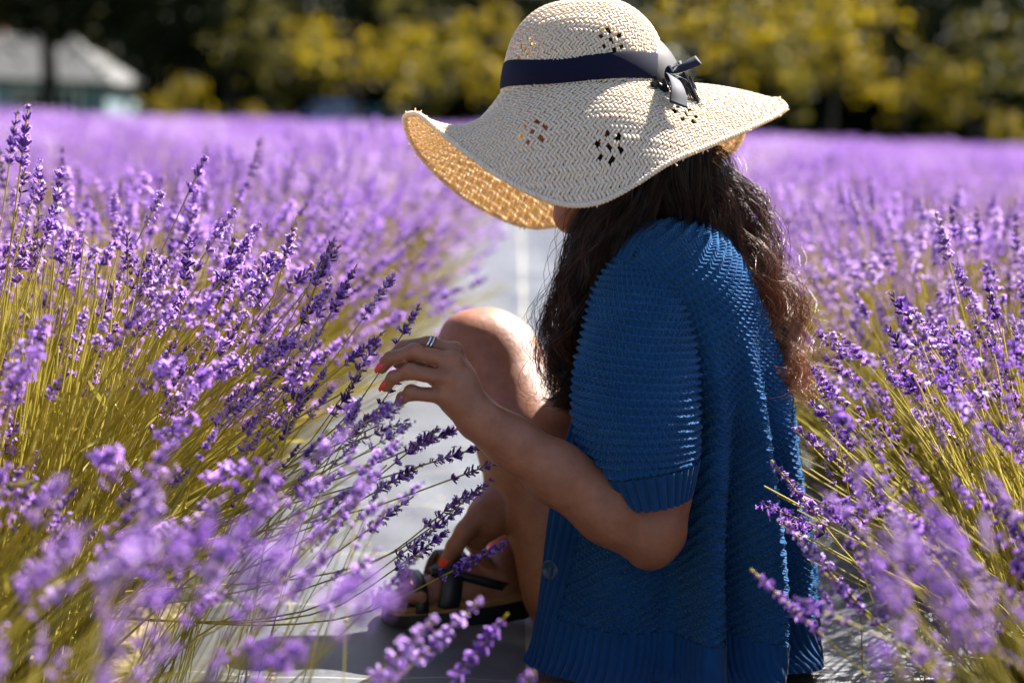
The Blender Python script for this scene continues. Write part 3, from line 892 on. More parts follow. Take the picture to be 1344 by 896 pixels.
# more stalks of the same bushes leaning in from both sides of the path
def lean_in(bush, n, xr, yr, Yr, az, seed, slope=0.0):
    r = np.random.default_rng(seed)
    org = np.array(near_bushes[bush].location)
    made = 0
    for _ in range(n * 6):
        if made >= n: break
        px_, py_ = r.uniform(*xr), r.uniform(*yr)
        if slope and (py_ - yr[0]) < slope * (px_ - xr[0]): continue
        tip = P(px_, py_, r.uniform(*Yr))
        v = int(r.integers(4)) * 4 + int(r.integers(1, 4))
        bend = [4, 10, 18, 27][v % 4]
        lt = bent_path(0.50, bend)[-1]
        R_ = Matrix.Rotation(math.radians(az) + r.normal() * 0.45, 3, 'Z') @ Matrix.Rotation(math.radians(r.uniform(8, 34)), 3, 'Y') @ Matrix.Rotation(r.normal() * 0.12, 3, 'X')
        w = np.array(R_ @ Vector(lt))
        q = tip[2] / w[2]
        if not 0.45 < q < 1.15: continue
        root = tip - w * q
        if abs(root[0] - 0.1) < 0.30 and 1.5 < root[1] < 2.6: continue
        o = obj('flower_stalk', STALKS[v], near_bushes[bush])
        o.location = root - org; o.rotation_euler = R_.to_euler(); o.scale = (q, q, q)
        made += 1


lean_in(2, 30, (200, 455), (330, 560), (1.78, 1.98), 10, 501)
lean_in(2, 34, (300, 500), (540, 700), (1.70, 1.90), 15, 507)
lean_in(1, 24, (330, 520), (620, 790), (1.50, 1.72), 18, 508)
lean_in(1, 30, (120, 480), (600, 800), (1.30, 1.75), 15, 502)
lean_in(0, 30, (20, 460), (730, 890), (0.95, 1.25), 20, 503)
lean_in(7, 18, (1060, 1330), (430, 640), (1.85, 2.05), 170, 504)
lean_in(6, 26, (1090, 1340), (560, 860), (1.35, 1.75), 165, 505)
lean_in(5, 24, (1150, 1340), (680, 890), (0.95, 1.30), 165, 506)

# ------------------------------------------------------------------ the seated person: one continuous body grown from a distance field
RES = 0.0031
B0 = np.array([-0.20, 1.78, -0.03]); B1 = np.array([0.42, 2.50, 0.86])


class Field:
    def __init__(self, b0, b1, res):
        self.b0 = np.asarray(b0, float); self.res = res
        self.n = np.ceil((np.asarray(b1) - b0) / res).astype(int) + 1
        self.d = np.full(self.n, 0.3, np.float32)
    def region(self, lo, hi):
        i0 = np.clip(np.floor((lo - self.b0) / self.res).astype(int), 0, self.n)
        i1 = np.clip(np.ceil((hi - self.b0) / self.res).astype(int) + 1, 0, self.n)
        ax = [(self.b0[k] + self.res * np.arange(i0[k], i1[k])).astype(np.float32) for k in range(3)]
        return (slice(i0[0], i1[0]), slice(i0[1], i1[1]), slice(i0[2], i1[2])), ax[0][:, None, None], ax[1][None, :, None], ax[2][None, None, :]
    def blend(self, sl, dn, k, sub=False):
        d = self.d[sl]
        if sub:
            h = np.clip(0.5 - 0.5 * (d + dn) / k, 0, 1); self.d[sl] = d * (1 - h) - dn * h + k * h * (1 - h); return
        h = np.clip(0.5 + 0.5 * (dn - d) / k, 0, 1)
        self.d[sl] = dn * (1 - h) + d * h - k * h * (1 - h)
    def cone(self, a, b, ra, rb, k=0.012, flat=None):
        """rounded cone; flat=(dir, factor) squeezes it along dir"""
        a = np.asarray(a, float); b = np.asarray(b, float); R = max(ra, rb) + 2 * k + 0.012
        sl, x, y, z = self.region(np.minimum(a, b) - R, np.maximum(a, b) + R)
        ab = b - a; L2 = max(float(ab @ ab), 1e-9)
        px, py, pz = x - a[0], y - a[1], z - a[2]
        t = np.clip((px * ab[0] + py * ab[1] + pz * ab[2]) / L2, 0, 1)
        dx, dy, dz = px - t * ab[0], py - t * ab[1], pz - t * ab[2]
        q = dx * dx + dy * dy + dz * dz
        if flat is not None:
            f, s = flat; f = norm(np.asarray(f, float)); c = dx * f[0] + dy * f[1] + dz * f[2]
            q = q + c * c * (1 / (s * s) - 1)
        self.blend(sl, np.sqrt(q) - (ra + (rb - ra) * t), k)
    def chain(self, pts, rad, k=0.012, flat=None):
        for i in range(len(pts) - 1): self.cone(pts[i], pts[i + 1], rad[i], rad[i + 1], k, flat)
    def ellipsoid(self, c, axes, rad, k=0.012, sub=False):
        c = np.asarray(c, float); axes = np.asarray(axes, float); rad = np.asarray(rad, float)
        R = rad.max() + 2 * k + 0.012
        sl, x, y, z = self.region(c - R, c + R)
        px, py, pz = x - c[0], y - c[1], z - c[2]
        q = 0; g = 0
        for ax, r in zip(axes, rad):
            u = (px * ax[0] + py * ax[1] + pz * ax[2]) / r
            q = q + u * u; g = g + u * u / (r * r)
        k0 = np.sqrt(q); k1 = np.sqrt(g) + 1e-6
        self.blend(sl, k0 * (k0 - 1) / k1, k, sub)
    def mesh(self):
        """surface nets"""
        d = self.d; ins = d < 0
        n0, n1, n2 = (s - 1 for s in d.shape)
        c = np.zeros((n0, n1, n2), np.uint8)
        for i in (0, 1):
            for j in (0, 1):
                for k in (0, 1): c += ins[i:i + n0, j:j + n1, k:k + n2]
        act = (c > 0) & (c < 8)
        I = np.argwhere(act)
        vid = np.full(act.shape, -1, np.int32); vid[act] = np.arange(len(I))
        acc = np.zeros((len(I), 3)); cnt = np.zeros(len(I))
        corners = [(i, j, k) for i in (0, 1) for j in (0, 1) for k in (0, 1)]
        val = {cc: d[I[:, 0] + cc[0], I[:, 1] + cc[1], I[:, 2] + cc[2]] for cc in corners}
        for ax in range(3):
            for cc in corners:
                if cc[ax]: continue
                c2 = list(cc); c2[ax] = 1; c2 = tuple(c2)
                v0, v1 = val[cc], val[c2]
                m = (v0 < 0) != (v1 < 0)
                t = np.where(m, v0 / np.where(m, v0 - v1, 1), 0)
                p = np.array(cc, float)[None].repeat(len(I), 0); p[:, ax] = t
                acc[m] += p[m]; cnt[m] += 1
        V = self.b0 + (I + acc / cnt[:, None]) * self.res
        Fs = []
        for ax in range(3):
            o1, o2 = [(1, 2), (2, 0), (0, 1)][ax]
            a_ = np.moveaxis(ins, ax, 0)
            cr = a_[:-1] != a_[1:]
            E = np.argwhere(np.moveaxis(cr, 0, ax))
            ok = (E[:, o1] > 0) & (E[:, o2] > 0) & (E[:, o1] < d.shape[o1] - 1) & (E[:, o2] < d.shape[o2] - 1)
            E = E[ok]
            flip = ins[E[:, 0], E[:, 1], E[:, 2]]
            def g(s1, s2):
                q = E.copy(); q[:, o1] -= s1; q[:, o2] -= s2
                return vid[q[:, 0], q[:, 1], q[:, 2]]
            Q = np.column_stack([g(1, 1), g(0, 1), g(0, 0), g(1, 0)])
            Q[~flip] = Q[~flip][:, ::-1]
            Fs.append(Q)
        return V, np.concatenate(Fs)


def PT(*rows): return [P(*r) for r in rows]


# joints of the body
ANK_N = P(752, 806, 2.12)
KNEE_F, ANK_F = P(800, 570, 2.42), P(656, 748, 2.23)
SHO_N, ELB_N, WRI_N = P(868, 372, 1.985), P(858, 690, 1.885), P(632, 552, 1.845)
SHO_F, ELB_F, WRI_F = P(850, 350, 2.20), P(800, 640, 2.27), P(664, 652, 2.18)
NECK0, NECK1 = P(872, 335, 2.075), P(828, 235, 2.065)

body = Field(B0, B1, RES)
# trunk
Yd = np.array([0, 1.0, 0])
body.chain(PT((872, 770, 2.12), (885, 640, 2.11), (890, 520, 2.09), (885, 420, 2.08), (875, 355, 2.075)), [0.125, 0.105, 0.10, 0.098, 0.055], 0.05, None)
body.chain([P(870, 372, 2.0), P(855, 370, 2.16)], [0.045, 0.045], 0.03)
body.chain([P(850, 800, 2.10), P(850, 790, 2.20)], [0.10, 0.10], 0.05)
body.chain([NECK0, NECK1], [0.052, 0.047], 0.02)
# head: forward, side (towards the viewer), up
hf = norm(np.array([-0.93, 0.16, -0.33])); hs = norm(np.cross(np.array([0, 0, 1.0]), hf)); hu = np.cross(hf, hs)
if hs[1] > 0: hs = -hs; 
HC = P(783, 140, 2.06)
def H(f, s, u): return HC + hf * f + hs * s + hu * u
AX = [hf, hs, hu]
body.ellipsoid(H(-0.006, 0, 0.008), AX, (0.089, 0.072, 0.092), 0.02)
body.ellipsoid(H(0.030, 0, -0.045), AX, (0.060, 0.058, 0.075), 0.03)
body.chain([H(0.020, 0.036, -0.075), H(0.068, 0.008, -0.118), H(0.068, -0.008, -0.118), H(0.020, -0.036, -0.075)], [0.024, 0.015, 0.015, 0.024], 0.022)
body.cone(H(0.086, 0, -0.012), H(0.103, 0, -0.050), 0.007, 0.0095, 0.012)
for s in (1, -1):
    body.ellipsoid(H(0.092, s * 0.009, -0.056), AX, (0.009, 0.007, 0.006), 0.006)
    body.ellipsoid(H(0.086, s * 0.031, -0.012), AX, (0.017, 0.016, 0.011), 0.012, sub=True)
    body.ellipsoid(H(0.071, s * 0.031, -0.013), AX, (0.0125, 0.0125, 0.0115), 0.004)
    body.ellipsoid(H(0.064, s * 0.038, -0.048), AX, (0.02, 0.017, 0.017), 0.02)
    body.cone(H(0.083, s * 0.012, 0.006), H(0.078, s * 0.046, 0.005), 0.006, 0.005, 0.012)
    body.ellipsoid(H(-0.012, s * 0.073, -0.025), [norm(hf * 0.9 + hs * s * 0.4), hs, hu], (0.017, 0.006, 0.030), 0.006)
body.ellipsoid(H(0.090, 0, -0.079), AX, (0.007, 0.021, 0.005), 0.006)
body.ellipsoid(H(0.087, 0, -0.089), AX, (0.008, 0.018, 0.0058), 0.006)
# near leg, folded with the knee up
body.chain([P(862, 800, 2.12), P(775, 760, 2.125), P(705, 590, 2.20), P(652, 470, 2.275), P(637, 458, 2.28)], [0.10, 0.086, 0.070, 0.056, 0.055], 0.025)
body.chain([P(634, 464, 2.28), P(655, 530, 2.255), P(690, 640, 2.20), P(728, 745, 2.145), ANK_N], [0.054, 0.047, 0.047, 0.032, 0.030], 0.016)
body.chain([ANK_N, P(768, 822, 2.12)], [0.030, 0.027], 0.02)
body.chain([P(765, 822, 2.12), P(728, 812, 2.17)], [0.026, 0.018], 0.02)
# far leg: lower leg behind, foot flat on the path pointing left
body.chain([P(850, 800, 2.22), P(815, 690, 2.30), KNEE_F], [0.10, 0.08, 0.052], 0.03)
body.chain([KNEE_F, P(722, 665, 2.32), P(676, 722, 2.25), ANK_F], [0.050, 0.050, 0.041, 0.036], 0.02)
HEEL, BALL = P(652, 783, 2.20), P(556, 782, 2.165)
body.chain([ANK_F, P(648, 782, 2.20)], [0.034, 0.027], 0.02)
body.chain([P(650, 764, 2.20), P(610, 768, 2.185), P(562, 778, 2.165)], [0.036, 0.033, 0.022], 0.02, (np.array([0.3, 1, 0]), 1.2))
TOES = []
for q in range(5):
    Y0 = 2.125 + q * 0.017
    b = P(555 - (2 - abs(q - 1.2)) * 3, 784 - q * 4.6, Y0); m = b + np.array([-0.024 + 0.003 * q, -0.003, 0.001]); t = b + np.array([-0.038 + 0.005 * q, -0.006, -0.004])
    rr = [0.0085, 0.0085, 0.0088, 0.0095, 0.0125][q]
    body.chain([b, m, t], [rr * 1.1, rr, rr * 0.9], 0.004)
    TOES.append((t, rr))
# far arm and the hand that rests on the ankle
body.chain([SHO_F, P(835, 480, 2.25), ELB_F, P(720, 648, 2.24), WRI_F], [0.048, 0.041, 0.038, 0.034, 0.027], 0.02)
body.chain([WRI_F, P(640, 680, 2.15)], [0.026, 0.027], 0.014)
body.chain([P(645, 670, 2.15), P(625, 700, 2.155)], [0.026, 0.020], 0.012)
thumb_f = PT((632, 672, 2.135), (610, 697, 2.125), (597, 717, 2.122), (585, 736, 2.122))
body.chain(thumb_f, [0.016, 0.0125, 0.011, 0.0085], 0.006)
for q in range(4):
    a0 = np.array([630 - q * 3, 700 - q * 3, 2.15 + q * 0.019])
    body.chain(PT(a0, (a0[0] - 2, a0[1] + 22, a0[2] + 0.008), (a0[0] + 12, a0[1] + 42, a0[2] + 0.022)), [0.0105, 0.0095, 0.008], 0.004)
# near arm
body.chain([SHO_N, P(858, 500, 1.935), P(860, 640, 1.90), ELB_N], [0.042, 0.040, 0.039, 0.038], 0.02)
body.chain([P(852, 702, 1.883), P(800, 668, 1.875), P(730, 620, 1.862), P(672, 580, 1.85), WRI_N], [0.036, 0.0385, 0.0335, 0.0275, 0.0255], 0.016)
body.ellipsoid(P(852, 722, 1.89), np.eye(3), (0.017, 0.02, 0.017), 0.02)
# near hand: back towards the viewer, fingers reaching to the flower
MCP = {'index': P(594, 461, 1.862), 'middle': P(592, 474, 1.842), 'ring': P(584, 496, 1.832), 'little': P(580, 519, 1.832)}
for nm, r_ in (('index', 0.0115), ('middle', 0.012), ('ring', 0.0115), ('little', 0.0105)):
    body.chain([P(625, 547, 1.848), (MCP[nm] * 0.5 + P(618, 535, 1.85) * 0.5), MCP[nm]], [0.019, 0.0155, r_], 0.010)
FING = {
    'index': [MCP['index'], P(562, 451, 1.868), P(530, 455, 1.872), P(508, 473, 1.868)],
    'middle': [MCP['middle'], P(543, 462, 1.838), P(512, 470, 1.838), P(501, 484, 1.842)],
    'ring': [MCP['ring'], P(538, 488, 1.828), P(516, 495, 1.830), P(506, 508, 1.836)],
    'little': [MCP['little'], P(540, 516, 1.828), P(528, 522, 1.838), P(524, 528, 1.848)],
}
FR = {'index': [0.0095, 0.0085, 0.0075, 0.0062], 'middle': [0.0098, 0.0086, 0.0075, 0.0062], 'ring': [0.0095, 0.0082, 0.0072, 0.006], 'little': [0.009, 0.0078, 0.0068, 0.0058]}
for nm, pts in FING.items(): body.chain(pts, FR[nm], 0.0035)
body.chain(PT((622, 538, 1.865), (588, 505, 1.885), (552, 482, 1.882), (523, 476, 1.876)), [0.017, 0.0125, 0.0098, 0.0075], 0.006)
for nm, (u, w) in {'index': (0.0098, 1.872), 'middle': (0.0105, 1.8335), 'ring': (0.0100, 1.8235), 'little': (0.0092, 1.8245)}.items():
    body.ellipsoid(MCP[nm] + np.array([0.004, -0.005, 0.002]), np.eye(3), (0.0085, 0.0085, 0.0085), 0.006)
    if nm != 'index': body.ellipsoid(FING[nm][1] + np.array([0, -0.0015, 0.0015]), np.eye(3), (0.0088, 0.0086, 0.0088), 0.004)
    st_, en_ = P(627, 543, 1.829), MCP[nm] + np.array([0.004, -0.0075, 0.0])
    body.cone(st_, en_, 0.0022, 0.0032, 0.006)
body.ellipsoid(P(643, 543, 1.832), np.eye(3), (0.008, 0.008, 0.008), 0.012)
body.ellipsoid(P(606, 446, 2.262), np.eye(3), (0.026, 0.026, 0.030), 0.03)
Vb, Fb = body.mesh()
person = empty('person', tuple(P(830, 860, 2.1) * np.array([1, 1, 0])))
tag(person, 'seated person in a blue knitted cardigan and black sandals touching the lavender', 'person')
world_child(obj('body', mesh_data('person_body', Vb, Fb, M['skin'])), person)
body = None


def nail(tip, along, out, w, l):
    along = norm(along); out = norm(out - along * (out @ along)); side = np.cross(along, out)
    V = []
    for i in range(7):
        f = i / 6 * 2 - 1
        for j in range(7):
            g = j / 6 * 2 - 1
            ww = w * (1 - 0.25 * max(0, f) ** 2 - 0.12 * max(0, -f) ** 3)
            V.append(tip + along * f * l + side * g * ww + out * (0.0016 - 0.0022 * g * g - 0.0008 * f * f))
    return mesh_data('nail', np.array(V), grid_faces(7, 7), M['nail'])


view = norm(CAM - P(500, 490, 1.84))
for nm in ('index', 'middle', 'ring'):
    p2, p3 = FING[nm][2], FING[nm][3]
    d = norm(p3 - p2)
    out = norm(np.cross(d, np.array([0, 1.0, 0]))); out = out if out[0] < 0 else -out
    out = norm(out + np.array([-0.1, -0.6, 0.1]))
    r_ = FR[nm][3]
    world_child(obj('fingernail', nail(p3 + out * r_ * 0.86 - d * 0.001, d, out, 0.0056, 0.0080)), person)
d = norm(thumb_f[3] - thumb_f[2])
world_child(obj('fingernail', nail(thumb_f[3] + np.array([-0.35, -0.8, 0.3]) * 0.0078, d, np.array([-0.35, -0.8, 0.3]), 0.0065, 0.0085)), person)
# ring
ctr = (FING['index'][0] * 0.12 + FING['index'][1] * 0.88); d = norm(FING['index'][1] - FING['index'][0]); fr = frame_from(d)
th = np.linspace(0, 2 * math.pi, 40, endpoint=False)
mb = MB()
for off in (-0.0022, 0.0016):
    c = ctr + (fr @ np.stack([0.0103 * np.cos(th), 0.0103 * np.sin(th), np.full(40, off) + 0.0007 * np.sin(2 * th)], 0)).T
    V = []
    for k, (dr, dz) in enumerate(((0, -0.0014), (0.0011, 0), (0, 0.0014), (-0.0008, 0))):
        V.append(c + norm(c - ctr) * dr + d * dz)
    V = np.array(V)
    mb.add(V.reshape(-1, 3), np.concatenate([np.stack([np.arange(40) + k * 40, (np.arange(40) + 1) % 40 + k * 40, (np.arange(40) + 1) % 40 + ((k + 1) % 4) * 40, np.arange(40) + ((k + 1) % 4) * 40], -1) for k in range(4)]))
world_child(obj('finger_ring', mb.data('finger_ring', M['silver'])), person)
# eyes (under the hat) are closed: lashes as thin arcs
for s in (1, -1):
    g = np.linspace(-1, 1, 9)
    pts = np.array([H(0.0845 - 0.004 * q * q, s * 0.031 + q * 0.012, -0.018 + 0.002 * q * q) for q in g])
    world_child(obj('eyelash', MB().add(*tubes(pts, 0.0012, 5)).data('eyelash', M['hair_base'])), person)

# black dress under the cardigan
dr = Field(np.array([-0.05, 1.90, 0.0]), np.array([0.38, 2.40, 0.62]), 0.008)
dr.chain(PT((872, 770, 2.12), (885, 640, 2.11), (890, 520, 2.09), (885, 420, 2.08)), [0.132, 0.112, 0.106, 0.104], 0.05)
dr.chain([P(850, 800, 2.10), P(850, 790, 2.20)], [0.107, 0.107], 0.05)
dr.chain([P(862, 800, 2.12), P(800, 775, 2.125), P(778, 762, 2.13)], [0.106, 0.095, 0.09], 0.02)
dr.chain([P(850, 800, 2.22), P(815, 690, 2.30)], [0.106, 0.088], 0.03)
Vd, Fd = dr.mesh()
world_child(obj('dress', mesh_data('dress', Vd, Fd, M['black_cloth'])), person)

# sandal on the visible foot
sandal = empty('sandal', (0, 0, 0), person); sandal.location = -Vector(person.location)
def strip(pts, w, thick, nrm, n=24, closed=False):
    """flat band along pts, wide along 'w' vectors"""
    c = spline(pts, n, closed)
    t = norm(np.gradient(c, axis=0))
    nrm = np.asarray(nrm, float)
    if nrm.ndim == 2: nn = norm(spline(nrm, n, closed))
    else: nn = np.broadcast_to(nrm, c.shape)
    sd = norm(np.cross(t, nn)); nn = norm(np.cross(sd, t))
    w = np.broadcast_to(np.asarray(w, float), (n,))[:, None] / 2
    V = np.stack([c - sd * w, c - sd * w * 0.9 + nn * thick, c + sd * w * 0.9 + nn * thick, c + sd * w], 1).reshape(-1, 3)
    i = np.arange(n * 4).reshape(n, 4)
    Q = []
    for k in range(4):
        a_, b_ = i[:-1, k], i[1:, k]; a2, b2 = i[:-1, (k + 1) % 4], i[1:, (k + 1) % 4]
        Q.append(np.stack([a_, b_, b2, a2], -1))
    return V, [np.concatenate(Q), i[:1], i[-1:, ::-1]]
footd = norm((BALL - HEEL) * np.array([1, 1, 0])); foots = np.array([-footd[1], footd[0], 0]); foots = foots if foots[1] < 0 else -foots
f0 = (HEEL + footd * -0.045) * np.array([1, 1, 0])
L = np.linalg.norm((BALL - HEEL)[:2]) + 0.045 + 0.055
st = np.linspace(0, 1, 26)
wid = 0.033 * (0.55 + 0.75 * np.sin(math.pi * (0.10 + 0.80 * st)) ** 0.7) * np.where(st > 0.86, np.sqrt(np.clip(1 - ((st - 0.86) / 0.145) ** 2, 0, 1)), 1) * np.where(st < 0.1, np.sqrt(np.clip(1 - ((0.1 - st) / 0.105) ** 2, 0, 1)), 1)
soleTop = HEEL[2] * 0 + 0.040 - 0.014 * st + 0.0 * st
def sole_part(z0f, z1f, grow, mat, name):
    V = []
    for s_, w_, zt in zip(st, wid, soleTop):
        c = f0 + footd * s_ * L
        for sgn, z in ((-1, z0f(zt)), (1, z0f(zt)), (1, z1f(zt)), (-1, z1f(zt))):
            V.append(c + foots * sgn * max(w_ + grow, 0.001) + np.array([0, 0, z]))
    V = np.array(V); i = np.arange(len(V)).reshape(-1, 4)
    Q = np.concatenate([np.stack([i[:-1, k], i[1:, k], i[1:, (k + 1) % 4], i[:-1, (k + 1) % 4]], -1) for k in range(4)] + [i[:1], i[-1:, ::-1]])
    obj(name, mesh_data(name, V, Q, M[mat], smooth=False), sandal)
sole_part(lambda z: 0.001, lambda z: z - 0.010, 0.002, 'leather', 'outsole')
sole_part(lambda z: z - 0.010, lambda z: z - 0.006, 0.0035, 'sole', 'welt')
sole_part(lambda z: z - 0.006, lambda z: z, 0.0, 'sole', 'insole')
ctrF = P(610, 772, 2.185)
def foot_loop(frac, rise, half, w, name, tilt=0.0):
    c = f0 + footd * frac * L; zt = 0.036 - 0.012 * frac
    pts, nn = [], []
    for q in np.linspace(-0.08, 1.08, 11):
        A = math.pi * q
        o = foots * math.cos(A) * half + np.array([0, 0, zt - 0.004 + max(0, math.sin(A)) ** 0.8 * rise]) + footd * tilt * math.sin(A)
        pts.append(c + o); nn.append(foots * math.cos(A) + np.array([0, 0, math.sin(A)]))
    return obj(name, MB().add(*strip(pts, w, 0.0025, np.array(nn))).data(name, M['leather']), sandal)
foot_loop(0.80, 0.042, 0.044, 0.018, 'toe_strap')
foot_loop(0.62, 0.066, 0.043, 0.030, 'instep_strap', -0.01)
A0, A1, A2 = P(585, 750, 2.13), P(612, 760, 2.145), P(672, 770, 2.165)
obj('ankle_strap', MB().add(*strip(PT((566, 750, 2.135), (590, 752, 2.142), (625, 760, 2.150), (662, 769, 2.165), (688, 768, 2.20), (690, 750, 2.245), (660, 738, 2.265)), 0.0125, 0.0025, np.array([[-.2, -1, .1], [-.1, -1, 0], [0, -1, 0], [0.3, -1, 0], [1, -0.5, 0], [1, 0.5, 0], [0.3, 1, 0]]), 40)).data('ankle_strap', M['leather']), sandal)
obj('centre_strap', MB().add(*strip(PT((566, 752, 2.16), (585, 742, 2.165), (612, 728, 2.175)), 0.024, 0.003, np.array([-0.4, -0.5, 0.8]))).data('centre_strap', M['leather']), sandal)

# ------------------------------------------------------------------ knitted cardigan
def knit_height(u, v):
    wob = 0.0009 * np.sin(u * 41 + v * 23) + 0.0006 * np.sin(u * 97 - v * 61)       # no two rows quite alike
    vv = v + wob; uu = u + 0.0008 * np.sin(v * 83 + u * 19)
    row = np.floor(vv / PR + 0.5)
    ph = vv / PR + 0.11 * np.sin(2 * math.pi * uu / PS + math.pi * np.mod(row, 2))
    h = (0.5 + 0.5 * np.cos(2 * math.pi * ph)) ** 0.9
    amp = 0.0054 * (1 + 0.22 * np.sin(row * 12.9898) * np.sin(uu * 140 + row * 3.1))
    return amp * h * (1 + 0.22 * np.cos(4 * math.pi * uu / PS)) + 0.0005


def normals_grid(Pg):
    du = np.gradient(Pg, axis=1); dv = np.gradient(Pg, axis=0)
    return norm(np.cross(du, dv))


RINGS = np.array([  # py, left px, right px, distance of axis, half width
    (283, 846, 903, 2.07, 0.048), (293, 828, 925, 2.07, 0.100), (314, 808, 950, 2.07, 0.140), (355, 790, 978, 2.07, 0.160),
    (430, 778, 1003, 2.08, 0.165), (500, 768, 1022, 2.09, 0.166), (560, 750, 1034, 2.10, 0.168), (650, 727, 1046, 2.11, 0.180),
    (740, 709, 1057, 2.13, 0.208), (800, 698, 1056, 2.14, 0.245), (838, 690, 1048, 2.145, 0.280)], float)
TE = math.radians(147)
CE = abs(math.cos(TE)) ** 0.72
rp = []
for py, l, r, Yc, b in RINGS:
    A, B = P(l, py, Yc), P(r, py, Yc)
    aa = (B[0] - A[0]) / (1 + CE)
    rp.append((B[0] - aa, Yc, (A[2] + B[2]) / 2, aa, b))
RP = np.array(rp)
RP[-1, 2] = 0.012


def cardigan_eval(tt, th):
    """tt (n,) in 0..1 down the garment, th (n,m) angles -> points (n,m,3)"""
    D = spline(RP, 400)
    ln = np.concatenate([[0], np.cumsum(np.hypot(np.diff(D[:, 2]), np.diff(D[:, 4]) * 0.8))]); ln /= ln[-1]
    R = np.column_stack([np.interp(tt, ln, D[:, k]) for k in range(5)])
    t = tt[:, None]
    c, s = np.cos(th), np.sin(th)
    x = np.sign(c) * np.abs(c) ** 0.72 * 1.0
    x = np.where(c > 0, np.abs(c) ** 0.95, x)
    y = np.sign(s) * np.abs(s) ** 0.74
    deg = np.degrees(th)
    low = smooth01((t - 0.22) / 0.5)
    f = np.zeros_like(th)
    def ridge(d0, w, amp, wander=0.0): return amp * np.exp(-((deg - d0 - wander * (t - 0.5)) / w) ** 2)
    f += low * (ridge(-78, 4.5, 0.034, -7) + ridge(-54, 5, 0.034, -15) + ridge(-91, 6, -0.026, -4) + ridge(-66, 6, -0.020, -11) + ridge(-40, 6, -0.010, -8))
    f += low * (ridge(-30, 9, 0.006, 8) + ridge(-118, 9, -0.010, 10) + ridge(-104, 7, 0.006, 14) + ridge(20, 9, 0.009) + ridge(62, 8, 0.012) + ridge(110, 9, 0.01))
    f += 0.0035 * np.sin(deg * 0.11 + 9 * t) * smooth01((t - 0.1) / 0.3) + 0.004 * np.sin(deg * 0.23 - 5 * t) * low
    f += 0.010 * np.exp(-((t - 1.0) / 0.05) ** 2) * (0.6 + 0.6 * np.sin(deg * 0.16 + 1))
    X = R[:, 0:1] + (R[:, 3:4] + f) * x
    Y = R[:, 1:2] + (R[:, 4:5] + f) * y
    Z = np.broadcast_to(R[:, 2:3], th.shape) + 0.006 * np.sin(deg * 0.05 + 2) * low * (1 - t) * 3
    Z = np.where(t > 0.97, np.maximum(Z, 0.004), Z)
    return np.stack([X, Y, Z], -1)


cardigan = empty('cardigan', (0, 0, 0), person); cardigan.location = -Vector(person.location)
tt0 = np.linspace(0, 1, 60); th0 = np.linspace(-TE, TE, 160)
Pc = cardigan_eval(tt0, np.broadcast_to(th0, (60, 160)))
arc = np.concatenate([np.zeros((60, 1)), np.cumsum(np.linalg.norm(np.diff(Pc, axis=1), axis=2), 1)], 1)
vlen = float(np.linalg.norm(np.diff(Pc[:, 40], axis=0), axis=1).sum())
PLK = 0.046
HEMF = 1 - 0.072 / vlen


def cardigan_panel(name, t0, t1, side, nt, ns, kind):
    """side: 'near','far' front bands or 'main'"""
    tt = np.linspace(t0, t1, nt)
    # angle at which the front band ends, per row
    thp = np.empty((nt, 2)); tot = np.empty(nt)
    for i, t in enumerate(tt):
        ar = np.array([np.interp(t, tt0, arc[:, k]) for k in range(0, 160, 1)])
        tot[i] = ar[-1]
        w = min(PLK, ar[-1] * 0.2) - (0.006 if side == 'main' else 0.0)
        thp[i] = np.interp(w, ar, th0), np.interp(ar[-1] - w, ar, th0)
    q = np.linspace(0, 1, ns)[None]
    if side in ('main', 'all'): q = np.where(q < 0.8, q / 0.8 * 0.56, 0.56 + (q - 0.8) / 0.2 * 0.44)      # finer where it is seen
    if side == 'near': th = -TE + (thp[:, :1] + TE) * q
    elif side == 'far': th = thp[:, 1:] + (TE - thp[:, 1:]) * q
    elif side == 'all': th = -TE + 2 * TE * q + np.zeros((nt, 1))
    else: th = thp[:, :1] + (thp[:, 1:] - thp[:, :1]) * q
    G = cardigan_eval(tt, th)
    Nn = -normals_grid(G)
    out = G - G.mean(1, keepdims=True)
    Nn = np.where(((Nn * out).sum(-1, keepdims=True) < 0), -Nn, Nn)
    u = np.concatenate([np.zeros((nt, 1)), np.cumsum(np.linalg.norm(np.diff(G, axis=1), axis=2), 1)], 1)
    um = u - u[:, int(ns * 0.7):int(ns * 0.7) + 1]
    v = (tt * vlen)[:, None] + np.zeros_like(u)
    if kind == 'knit':
        al = math.radians(27)
        # rows run level over the shoulder and slant over the back
        vv = v * math.cos(al) + um * math.sin(al); uu = um * math.cos(al) - v * math.sin(al)
        h = knit_height(uu, vv)
        G = G + Nn * h[..., None]
        uv = np.stack([uu, vv], -1)
    elif kind == 'band':
        h = 0.0036 * np.abs(np.sin(math.pi * u / 0.0095)) ** 0.8 + 0.0032
        G = G + Nn * h[..., None]; uv = np.stack([u, v], -1)
    else:
        h = 0.0034 * np.abs(np.sin(math.pi * u / u[:, -1:] * round(float(u[:, -1].mean()) / 0.0105))) ** 0.7 * 1.5 + 0.003
        G = G + Nn * h[..., None]; uv = np.stack([um, v], -1)
    me = mesh_data(name, G.reshape(-1, 3), grid_faces(nt, ns), M['knit' if kind == 'knit' else 'rib'], uv=uv.reshape(-1, 2))
    return obj(name, me, cardigan)


cardigan_panel('knitted_body', 0.0, HEMF, 'main', 410, 430, 'knit')
cardigan_panel('front_band', 0.05, HEMF, 'near', 120, 44, 'band')
cardigan_panel('front_band', 0.05, HEMF, 'far', 60, 30, 'band')
cardigan_panel('ribbed_hem', HEMF - 0.006, 1.0, 'all', 26, 520, 'hem')
